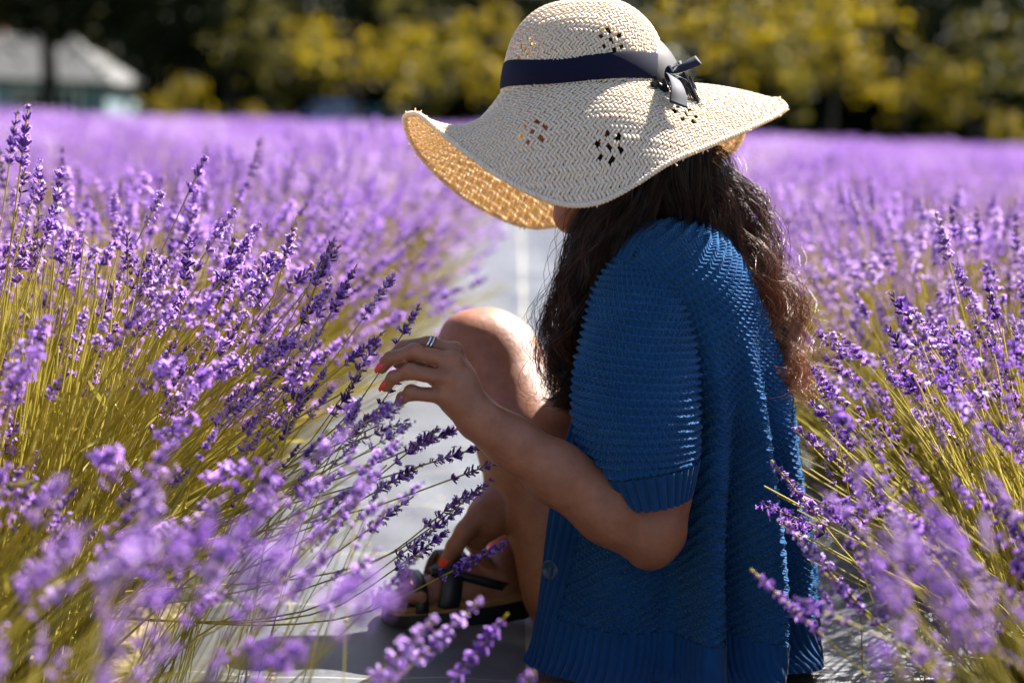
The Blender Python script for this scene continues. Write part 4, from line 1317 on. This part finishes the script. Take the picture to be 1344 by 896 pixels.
# collar roll
cr = cardigan_eval(np.array([0.0]), np.linspace(-TE, TE, 80)[None])[0]
obj('collar', MB().add(*tubes(cr, 0.0055 + 0.0008 * np.sin(np.arange(80) * 2.1), 8)).data('collar', M['rib']), cardigan)

SL = [((835, 318), (872, 312), 2.01, 0.015), ((806, 338), (890, 336), 1.975, 0.042), ((780, 386), (902, 398), 1.945, 0.060), ((766, 450), (909, 462), 1.925, 0.066), ((757, 540), (915, 546), 1.905, 0.068),
      ((771, 600), (914, 594), 1.895, 0.066), ((785, 624), (911, 602), 1.892, 0.064), ((812, 658), (900, 648), 1.890, 0.052)]
SLr = []
for (l, r, Yc, b) in SL:
    A, B = P(*l, Yc), P(*r, Yc)
    SLr.append(np.concatenate([(A + B) / 2, (B - A) / 2, [b]]))
SLr = np.array(SLr)


def sleeve_eval(tt, ns):
    D = spline(SLr, 200)
    ln = np.concatenate([[0], np.cumsum(np.linalg.norm(np.diff(D[:, :3], axis=0), axis=1))]); L_ = ln[-1]; ln = ln / L_
    R = np.column_stack([np.interp(tt, ln, D[:, k]) for k in range(7)])
    th = np.linspace(0, 2 * math.pi, ns, endpoint=False)[None]
    c, s = np.cos(th), np.sin(th)
    f = 1 + 0.035 * np.sin(th * 3 + 7 * tt[:, None]) * tt[:, None] + 0.03 * np.exp(-((tt[:, None] - 0.55) / 0.09) ** 2) * np.cos(th * 2 + 0.5)
    G = R[:, None, :3] + R[:, None, 3:6] * (c * f)[..., None]
    G[..., 1] += R[:, 6:7] * s * f
    return G, L_


_, SLEN = sleeve_eval(np.linspace(0, 1, 5), 8)
tc_ = 1 - 0.036 / SLEN
def sleeve_part(name, t0, t1, nt, ns, kind):
    tt = np.linspace(t0, t1, nt)
    G, _ = sleeve_eval(tt, ns)
    ctr = G.mean(1, keepdims=True)
    ext = np.concatenate([G[:, -1:], G, G[:, :1]], 1)
    Nn = normals_grid(ext)[:, 1:-1]
    Nn = np.where(((Nn * (G - ctr)).sum(-1, keepdims=True) < 0), -Nn, Nn)
    u = np.concatenate([np.zeros((nt, 1)), np.cumsum(np.linalg.norm(np.diff(G, axis=1), axis=2), 1)], 1)
    per = u[:, -1:] + np.linalg.norm(G[:, :1] - G[:, -1:], axis=2)
    circ = round(0.44 / PS) * PS
    uu = u / per * circ
    v = (tt * SLEN)[:, None] + np.zeros_like(u)
    if kind == 'knit':
        h = knit_height(uu, v)
    else:
        nr = 34
        h = 0.0036 * np.abs(np.sin(math.pi * u / per * nr)) ** 0.7 * 1.4 + 0.0028
    G = G + Nn * h[..., None]
    uv = np.stack([uu, v], -1)
    if kind != 'knit':      # turn the cuff edge inwards
        inn = G[-1:] * 0.9 + ctr[-1:] * 0.1; inn2 = G[-6:-5] * 0.9 + ctr[-6:-5] * 0.1
        G = np.concatenate([G, inn, inn2]); uv = np.concatenate([uv, uv[-1:], uv[-1:]])
    return obj(name, mesh_data(name, G.reshape(-1, 3), grid_faces(len(G), ns, True), M['knit' if kind == 'knit' else 'rib'], uv=uv.reshape(-1, 2)), cardigan)


sleeve_part('sleeve', 0.0, tc_, 220, 300, 'knit')
sleeve_part('sleeve_cuff', tc_ - 0.012, 1.0, 20, 420, 'cuff')
# far sleeve (hidden side)
arm = [SHO_F, P(842, 430, 2.235), P(830, 500, 2.255), P(815, 575, 2.265)]
c = spline(arm, 40)
obj('sleeve', MB().add(*tubes(c, 0.056 + 0.0015 * np.sin(np.arange(40) * 3.1), 48)).data('sleeve_far', M['rib']), cardigan)

# buttons on the near front band
for py, px in ((748, 709), (640, 729)):
    tq = np.interp(py, [288, 838], [0.02, 1.0])
    best = None
    tt = np.linspace(0.3, 0.97, 160)
    G = cardigan_eval(tt, np.full((160, 1), -TE + math.radians(7)))[:, 0]
    X_, Y_ = project(G)
    k = int(np.argmin(np.abs(Y_ - py)))
    c0 = G[k]
    nb = norm(np.array([-0.62, -0.78, 0.05]))
    fr = frame_from(nb); c0 = c0 + nb * 0.0055
    th = np.linspace(0, 2 * math.pi, 28, endpoint=False)
    rings = []
    for r_, z_ in ((0.0118, -0.002), (0.0125, 0.0), (0.0118, 0.0022), (0.0095, 0.0024), (0.0085, 0.0014), (0.0001, 0.0012)):
        rings.append(c0 + (fr @ np.stack([r_ * np.cos(th), r_ * np.sin(th), np.full(28, z_)])).T)
    bt = obj('button', mesh_data('button', np.concatenate(rings), grid_faces(6, 28, True), M['button']), cardigan)

# ------------------------------------------------------------------ hair
hair = empty('hair', (0, 0, 0), person); hair.location = -Vector(person.location)


def lock(rows, clumps, per, seed, curl=0.006, nseg=26, spread=0.0030, name='hair_lock', wild=0.10, freq=3.2, tone=1.0):
    """rows: px, py, half width px, distance, half depth"""
    r = np.random.default_rng(seed)
    rows = np.array(rows, float)
    S = spline(rows, nseg)
    C = P(S[:, 0], S[:, 1], S[:, 3])
    T = norm(np.gradient(C, axis=0))
    dep = np.array([0, 1.0, 0]); sd = norm(np.cross(T, dep)); dd = np.cross(sd, T)
    hw = np.maximum(S[:, 2], 2) / 1060.0; hd = np.maximum(S[:, 4], 0.004)
    t = np.linspace(0, 1, nseg)
    ang = r.random(clumps) * 2 * math.pi; rad = np.sqrt(r.random(clumps))
    cu, cv = rad * np.cos(ang), rad * np.sin(ang)
    n = clumps * per
    k = np.repeat(np.arange(clumps), per)
    wl = np.where(r.random(n) < wild, 1.9, 1.0)
    ou = cu[k] + 0; ov = cv[k] + 0
    ph = r.random(clumps)[k] * 6.28 + r.normal(size=n) * 0.16
    ph2 = r.random(clumps)[k] * 6.28 + r.normal(size=n) * 0.16
    fq = (freq * (0.75 + 0.5 * r.random(clumps)))[k] * (1 + 0.018 * r.normal(size=n))
    am = curl * (0.6 + 0.9 * r.random(clumps))[k] * wl
    ln = (1 - 0.32 * r.random(clumps) ** 2)[k] * (1 - 0.12 * r.random(n))          # strands end at different lengths
    tt = t[None] * ln[:, None]
    def ip(A): return np.stack([np.interp(tt.ravel(), t, A[:, c]).reshape(tt.shape) for c in range(3)], -1)
    base, s_, d_ = ip(C), ip(sd), ip(dd)
    w_ = np.interp(tt.ravel(), t, hw).reshape(tt.shape); h_ = np.interp(tt.ravel(), t, hd).reshape(tt.shape)
    g = (tt ** 0.8) * 1.25
    sp = spread * wl[:, None] * (0.5 + 1.2 * tt)
    off_u = ou[:, None] * w_ + am[:, None] * g * np.sin(fq[:, None] * 6.28 * tt + ph[:, None]) + (r.normal(size=n)[:, None] * sp)
    off_v = ov[:, None] * h_ + am[:, None] * g * np.cos(fq[:, None] * 6.28 * tt + ph2[:, None]) + (r.normal(size=n)[:, None] * sp)
    drift = (r.normal(size=n) * 0.010 * (wl - 0.8))[:, None] * tt ** 2
    Pts = base + s_ * (off_u + drift)[..., None] + d_ * off_v[..., None]
    Rr = (0.00042 * (0.7 + 0.6 * r.random((n, 1)))) * np.linspace(1.0, 0.5, nseg)[None]
    V, Fq = tubes(Pts, Rr, 3)
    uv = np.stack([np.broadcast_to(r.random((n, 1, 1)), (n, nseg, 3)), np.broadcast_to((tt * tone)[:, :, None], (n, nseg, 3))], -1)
    return obj(name, mesh_data(name, V, Fq, M['hair'], uv=uv.reshape(-1, 2)), hair)


BACK = [(832, 178, 18, 2.06, .04), (868, 200, 36, 2.075, .05), (915, 240, 48, 2.075, .06), (950, 300, 50, 2.06, .06), (982, 370, 44, 2.05, .055), (1001, 440, 44, 2.045, .05), (1014, 498, 34, 2.045, .04), (1012, 530, 20, 2.045, .03)]
FRONT = [(800, 130, 45, 2.00, .03), (822, 205, 40, 1.995, .04), (812, 265, 36, 1.985, .04), (774, 335, 32, 1.985, .035), (750, 405, 28, 1.99, .03), (738, 468, 27, 1.995, .028), (743, 522, 14, 1.995, .02), (740, 540, 8, 1.995, .015)]
NAPE = [(850, 120, 60, 2.02, .05), (872, 180, 62, 2.01, .05), (880, 235, 52, 2.01, .05), (890, 290, 36, 2.02, .04), (905, 335, 28, 2.02, .03)]
MIDL = [(850, 120, 60, 2.00, .03), (850, 190, 50, 1.985, .03), (835, 250, 42, 1.985, .03), (812, 300, 34, 1.975, .02), (798, 350, 22, 1.965, .015)]
lock([(r[0] + 3, r[1], r[2] * 1.0, r[3], r[4]) for r in BACK], 46, 30, 11, 0.0145, 30, 0.0032, wild=0.06, freq=3.6)
lock([(r[0] + 12, r[1], r[2] * 0.85, r[3] + 0.01, r[4]) for r in BACK], 26, 12, 12, 0.018, 30, 0.0045, wild=0.2, freq=4.2)
lock(FRONT, 32, 28, 13, 0.0085, 28, 0.0030, wild=0.05, freq=3.4, tone=0.4)
lock([(r[0] - 6, r[1], r[2], r[3], r[4]) for r in FRONT], 20, 7, 14, 0.011, 34, 0.0050, wild=0.3, freq=3.8, tone=0.7)
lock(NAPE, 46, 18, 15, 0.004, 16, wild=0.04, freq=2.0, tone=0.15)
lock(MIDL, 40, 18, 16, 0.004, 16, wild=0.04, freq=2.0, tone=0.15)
# dark mass of hair lying on the head and neck
hb = Field(np.array([-0.02, 1.88, 0.36]), np.array([0.36, 2.24, 0.82]), 0.005)
hb.ellipsoid(H(-0.020, 0, 0.004), AX, (0.090, 0.078, 0.092), 0.02)
hb.chain([P(835, 160, 2.05), P(868, 230, 2.05), P(885, 285, 2.055)], [0.06, 0.046, 0.030], 0.03)
hb.chain([P(905, 225, 2.075), P(948, 300, 2.065), P(980, 370, 2.055), P(1000, 440, 2.05), P(1008, 490, 2.05)], [0.036, 0.034, 0.031, 0.029, 0.018], 0.02)
hb.chain([P(822, 190, 2.01), P(815, 262, 1.995), P(778, 335, 1.99), P(756, 405, 1.995), P(745, 470, 2.0)], [0.034, 0.031, 0.022, 0.018, 0.012], 0.02)
hb.ellipsoid(H(0.075, 0, -0.055), AX, (0.06, 0.058, 0.075), 0.015, sub=True)
Vh, Fh = hb.mesh()
obj('hair_mass', mesh_data('hair_mass', Vh, Fh, M['hair_base']), hair)

# ------------------------------------------------------------------ woven sun hat
YH = 2.055
hx_ = norm(P(879, 107, YH) - P(657, 119, YH))
HO = (P(879, 107, YH) + P(657, 119, YH)) / 2
hz_ = norm(np.cross(hx_, np.array([0, 1.0, -0.03]))); hy_ = np.cross(hz_, hx_)
R0 = float(np.linalg.norm(P(879, 107, YH) - P(657, 119, YH))) / 2
sun_hat = empty('sun_hat', tuple(HO))
tag(sun_hat, 'wide brimmed cream woven straw sun hat with a navy ribbon and bow', 'hat')


def hl(p):      # world -> hat coordinates
    q = np.asarray(p) - HO
    return np.stack([q @ hx_, q @ hy_, q @ hz_], -1)
def hw_(q): return HO + q[..., 0:1] * hx_ + q[..., 1:2] * hy_ + q[..., 2:3] * hz_


RIM = hl(np.array([P(*r) for r in [
    (531, 156, 2.055), (548, 150, 2.01), (572, 168, 1.965), (606, 196, 1.925), (652, 229, 1.89), (700, 255, 1.868), (745, 269, 1.86), (788, 265, 1.86), (832, 243, 1.87), (880, 213, 1.89), (932, 191, 1.925),
    (985, 168, 1.975), (1018, 152, 2.02), (1031, 141, 2.06), (1015, 131, 2.10), (985, 150, 2.155), (964, 196, 2.20), (905, 232, 2.245), (830, 264, 2.265), (752, 291, 2.265), (690, 297, 2.26), (622, 268, 2.235), (572, 228, 2.185), (542, 190, 2.12)]]))
rim_d = spline(RIM, 1200, True)
rim_phi = np.unwrap(np.arctan2(rim_d[:, 1], rim_d[:, 0]))
if rim_phi[-1] < rim_phi[0]: rim_d, rim_phi = rim_d[::-1], rim_phi[::-1]
rim_phi = np.maximum.accumulate(rim_phi + np.arange(1200) * 1e-9)


def rim_at(phi):
    p = np.mod(phi - rim_phi[0], 2 * math.pi) + rim_phi[0]
    xp = np.concatenate([rim_phi, [rim_phi[0] + 2 * math.pi]])
    return np.stack([np.interp(p, xp, np.concatenate([rim_d[:, c], rim_d[:1, c]])) for c in range(3)], -1)


PROF = np.array([(0.0, 0.1015), (0.022, 0.1010), (0.044, 0.0955), (0.063, 0.0845), (0.079, 0.0690), (0.090, 0.0500), (0.0975, 0.0280), (0.1015, 0.0080), (0.1030, -0.002)])
PROF[:, 0] *= R0 / 0.103
pr_d = spline(PROF, 300)
pr_s = np.concatenate([[0], np.cumsum(np.linalg.norm(np.diff(pr_d, axis=0), axis=1))])
S_END = pr_s[-1]
RB0, RB1 = 0.1, 0.24


def crown_map(ab):
    s = np.hypot(ab[..., 0], ab[..., 1]); phi = np.arctan2(ab[..., 1], ab[..., 0])
    r = np.interp(s, pr_s, pr_d[:, 0]); z = np.interp(s, pr_s, pr_d[:, 1])
    dent = 1 + 0.012 * np.sin(3 * phi + 1) + 0.008 * np.sin(5 * phi)
    z = z + 0.004 * np.cos(2 * phi + 0.6) * np.clip(s / 0.06, 0, 1) * (1 - np.clip((s - 0.1) / 0.06, 0, 1))
    return hw_(np.stack([r * dent * np.cos(phi), r * dent * np.sin(phi), z], -1))


def brim_map(ab):
    rr = np.hypot(ab[..., 0], ab[..., 1]); phi = np.arctan2(ab[..., 1], ab[..., 0])
    q = np.clip((rr - RB0) / (RB1 - RB0), 0, 1)
    rim = rim_at(phi)
    dent = 1 + 0.012 * np.sin(3 * phi + 1) + 0.008 * np.sin(5 * phi)
    base = np.stack([R0 * dent * np.cos(phi), R0 * dent * np.sin(phi), np.full(phi.shape, -0.002)], -1)
    p = base + (rim - base) * q[..., None]
    dphi = lambda a_, w: np.exp(-((np.mod(phi - a_ + math.pi, 2 * math.pi) - math.pi) / w) ** 2)
    bulge = -0.034 * dphi(math.pi, 0.55) + 0.016 * dphi(-math.pi / 2, 0.7) + 0.020 * dphi(math.pi / 2, 0.9) + 0.004 * dphi(0.0, 0.5)
    p[..., 2] += bulge * np.sin(math.pi * q ** 0.9) + 0.0025 * np.sin(7 * phi) * q * (1 - q)
    # lip of the edge turned a little
    return hw_(p)


def find_ab(fmap, px, py, rmin, rmax, near=True):
    g = np.linspace(-rmax, rmax, 260)
    A, B = np.meshgrid(g, g); ab = np.stack([A, B], -1).reshape(-1, 2)
    rr = np.hypot(ab[:, 0], ab[:, 1]); ab = ab[(rr > rmin) & (rr < rmax) & ((ab[:, 1] < 0) if near else (ab[:, 1] > 0))]
    X_, Y_ = project(fmap(ab))
    return ab[int(np.argmin((X_ - px) ** 2 + (Y_ - py) ** 2))]


def eyelets(centres, rad, n=7):
    out = []
    for c in centres:
        ph0 = math.atan2(c[1], c[0])
        out.append(c)
        for k in range(n):
            an = ph0 + k * 2 * math.pi / n
            out.append(c + rad * np.array([math.cos(an) * 1.1, math.sin(an) * 0.85]))
    return np.array(out)


crown_c = [find_ab(crown_map, 690, 66, 0.02, S_END), find_ab(crown_map, 803, 53, 0.02, S_END)]
rr_c = np.hypot(*crown_c[1])
crown_c += [np.array([rr_c * math.cos(q), rr_c * math.sin(q)]) for q in (0.35, 1.3, 2.25, 3.2)]
brim_c = [find_ab(brim_map, 698, 173, RB0, RB1), find_ab(brim_map, 800, 192, RB0, RB1), find_ab(brim_map, 899, 150, RB0, RB1)]
brim_c += [np.array([0.165 * math.cos(q), 0.165 * math.sin(q)]) for q in (0.25, 0.95)]
EY_C, EY_B = eyelets(crown_c, 0.0150, 6), np.concatenate([eyelets(brim_c, 0.0155, 6), find_ab(brim_map, 654, 232, RB0, RB1, False)[None]])


def weave(name, fmap, rmin, rmax, pitch, rot, holes, hole_r, width=0.86, amp=0.00075):
    n = int(rmax / pitch) + 2
    ii = np.arange(-n, n + 1)
    sub = 2
    tpos = np.arange(-n * sub, n * sub + 1) / sub
    c, s = math.cos(rot), math.sin(rot)
    eps = 4e-4
    allV, allF, base = [], [], 0
    for fam in (0, 1):
        I, T = np.meshgrid(ii, tpos, indexing='ij')
        al = T * pitch; ac = I * pitch
        wob = pitch * (0.07 * np.sin(I * 12.9 + T * 1.1) + 0.10 * np.sin(I * 3.7 + T * 0.31))
        ac = ac + wob
        # over/under of a 2/2 twill
        kk = np.floor(T + 0.5).astype(int)
        q = np.mod(kk + (I if fam == 0 else I) + (0 if fam == 0 else 2) , 4)
        over = np.where(q < 2, 1.0, -1.0)
        k2 = np.floor(T + 0.5 - 0.5).astype(int)
        q2 = np.mod(k2 + I + (0 if fam == 0 else 2), 4); over2 = np.where(q2 < 2, 1.0, -1.0)
        hgt = amp * np.where(np.abs(T - np.round(T)) < 0.01, over, (over + over2) / 2)
        if fam == 1: hgt = -hgt if False else hgt
        def pt(da, dh):
            a_, b_ = (al, ac + da) if fam == 0 else (ac + da, al)
            ab = np.stack([a_ * c - b_ * s, a_ * s + b_ * c], -1)
            p0 = fmap(ab)
            px_ = fmap(ab + np.array([eps, 0])); py_ = fmap(ab + np.array([0, eps]))
            nn = norm(np.cross(px_ - p0, py_ - p0)); 
            return p0 + nn * (hgt + dh)[..., None], np.hypot(ab[..., 0], ab[..., 1]), ab
        hwid = pitch * (width + 0.10 * np.sin(I * 78.233 + T * 0.17) + 0.05 * np.sin(T * 2.3 + I * 5.1)) / 2
        hgt = hgt * (1 + 0.35 * np.sin(I * 45.1 + T * 0.9))
        pc, rr, ab = pt(np.zeros_like(ac), np.full(ac.shape, 0.00055))
        pl, _, _ = pt(-hwid, np.zeros(ac.shape))
        pr, _, _ = pt(hwid, np.zeros(ac.shape))
        pb, _, _ = pt(np.zeros_like(ac), np.full(ac.shape, -0.00055))
        ok = (rr >= rmin) & (rr <= rmax)
        if len(holes):
            dmin = np.full(rr.shape, 9.0)
            for hc in holes: dmin = np.minimum(dmin, np.hypot(ab[..., 0] - hc[0], ab[..., 1] - hc[1]))
            ok &= dmin > hole_r
        V = np.stack([pl, pc, pr, pb], 2)          # (I,T,4,3)
        idx = np.arange(V.shape[0] * V.shape[1] * 4).reshape(V.shape[:3]) + base
        seg = ok[:, :-1] & ok[:, 1:]
        A_, B_ = idx[:, :-1][seg], idx[:, 1:][seg]
        for k in range(4): allF.append(np.stack([A_[:, k], B_[:, k], B_[:, (k + 1) % 4], A_[:, (k + 1) % 4]], -1))
        allV.append(V.reshape(-1, 3)); base += V.shape[0] * V.shape[1] * 4
    V = np.concatenate(allV); F = np.concatenate(allF)
    used = np.unique(F); mp = np.full(len(V), -1, np.int64); mp[used] = np.arange(len(used))
    return mesh_data(name, V[used], mp[F], M['straw'])


def hat_part(name, me): return world_child(obj(name, me), sun_hat)
hat_part('crown', weave('crown', crown_map, 0.0, S_END, 0.0045, 0.6, EY_C, 0.0033))
brim = hat_part('brim', weave('brim', brim_map, RB0 - 0.001, RB1, 0.0045, 0.72, EY_B, 0.0034))
# stitched rope edge with frayed ends
th = np.linspace(0, 2 * math.pi, 900, endpoint=False)
ed = brim_map(np.stack([RB1 * np.cos(th), RB1 * np.sin(th)], -1))
mb = MB()
tdir = norm(np.roll(ed, -1, 0) - np.roll(ed, 1, 0)); e1 = norm(np.cross(tdir, hz_)); e2 = np.cross(tdir, e1)
for k in range(2):
    tw = th * 140 + k * math.pi
    c = ed + 0.0017 * (e1 * np.cos(tw)[:, None] + e2 * np.sin(tw)[:, None])
    c = np.concatenate([c, c[:1]])
    mb.add(*tubes(c, 0.0020, 5))
r = np.random.default_rng(5)
k = r.integers(0, 900, 260)
o = ed[k]; d = norm(r.normal(size=(260, 3)) + (e1 * -1)[k] * 0.4)
mb.add(*tubes(np.stack([o, o + d * 0.0035, o + d * 0.006 + r.normal(size=(260, 3)) * 0.001], 1), 0.0008, 4))
hat_part('brim_edge', mb.data('brim_edge', M['straw']))

# ribbon round the crown
nphi = 220
ph = np.linspace(0, 2 * math.pi, nphi, endpoint=False)
zl = [0.001, 0.004, 0.016, 0.029, 0.032]
rows = []
for j, z in enumerate(zl):
    s_ = np.interp(-z, -pr_d[::-1, 1][::-1], pr_s)
    p = crown_map(np.stack([s_ * np.cos(ph), s_ * np.sin(ph)], -1))
    ax = HO + hz_ * z
    rad = norm(p - ax)
    rows.append(p + rad * [0.0012, 0.0026, 0.0028, 0.0024, 0.0010][j] + hz_ * (0.0012 * np.sin(ph * 4))[:, None])
hat_part('ribbon_band', mesh_data('ribbon_band', np.concatenate(rows), grid_faces(5, nphi, True), M['ribbon']))
bow = []
def rib(name, pts, w, nrm, n=22): return hat_part(name, MB().add(*strip(pts, w, 0.0008, nrm, n)).data(name, M['satin']))
rib('bow_tail', PT((877, 97, 1.99), (884, 103, 1.965), (890, 117, 1.948), (891, 139, 1.935)), np.linspace(0.010, 0.026, 22), np.array([0.45, -0.50, 0.75]))
rib('bow_tail', PT((878, 96, 1.992), (888, 93, 1.985), (900, 87, 1.985), (917, 79, 1.99)), np.linspace(0.006, 0.015, 22), np.array([0.25, -0.7, 0.7]))
rib('bow_loop', PT((878, 97, 1.99), (884, 88, 1.995), (894, 84, 2.0), (888, 92, 2.002), (879, 97, 1.997)), 0.008, np.array([[-.5, -.3, .8], [-.5, -.3, .8], [1, 0, 0.1], [0.3, 0, -1], [0.3, 0, -1]]))
rib('bow_loop', PT((878, 97, 1.988), (888, 100, 1.975), (902, 108, 1.97), (896, 112, 1.975), (881, 101, 1.985)), 0.009, np.array([[.3, -.3, .8], [.3, -.3, .8], [1, 0, 0.1], [-0.3, 0, -1], [-0.3, 0, -1]]))
kn = P(878, 97, 1.988)
V = []
for i in range(8):
    for j in range(12):
        A, B = math.pi * (i / 7), 2 * math.pi * j / 12
        V.append(kn + np.array([0.0055 * math.sin(A) * math.cos(B), 0.005 * math.sin(A) * math.sin(B), 0.009 * math.cos(A)]) * (1 + 0.1 * math.sin(3 * B)))
hat_part('bow_knot', mesh_data('bow_knot', np.array(V), grid_faces(8, 12, True), M['ribbon']))

# ------------------------------------------------------------------ fallen petals and dry bits on the path
r = np.random.default_rng(21)
n = 1400
x = r.uniform(-0.38, 0.58, n); y = 0.9 + 6 * r.random(n) ** 1.6
edge_b = r.random(n) < 0.6
x = np.where(edge_b, np.where(r.random(n) < 0.5, -0.34 + np.abs(r.normal(size=n)) * 0.09, 0.56 - np.abs(r.normal(size=n)) * 0.09), x)
z = 0.0052 * np.sin(y * 9 + 2.2 * np.sin(x * 5)) * np.sin(x * 6 + y * 2.1) + 0.0042 * np.sin(y * 31 + x * 17) * np.sin(x * 13 - y * 7) ** 2 - 0.004 - 0.02 * np.clip((np.abs(x - 0.1) - 0.48) / 0.08, 0, 1) + 0.002
an = r.random(n) * 6.28; l = r.uniform(0.0018, 0.0045, n) * np.where(r.random(n) < 0.12, 5, 1); w = np.where(l > 0.008, 0.0008, l * 0.55)
d = np.stack([np.cos(an), np.sin(an), r.normal(size=n) * 0.12], -1); e = np.stack([-np.sin(an), np.cos(an), r.normal(size=n) * 0.3], -1)
c = np.stack([x, y, z], -1)
V = np.stack([c - d * l[:, None], c - e * w[:, None], c + d * l[:, None], c + e * w[:, None] + np.array([0, 0, 0.0006])], 1)
dry = (l > 0.008) | (r.random(n) < 0.3)
me = mesh_data('fallen_petals', V.reshape(-1, 3), [np.arange(4 * n).reshape(-1, 4)], [M['petal'], M['stem'], M['calyx']], [np.where(dry, 1, np.where(r.random(n) < 0.5, 0, 2))], smooth=False)
tag(obj('fallen_petals', me), 'fallen petals and dry stem bits scattered on the grey path fabric', 'petals', kind='stuff')
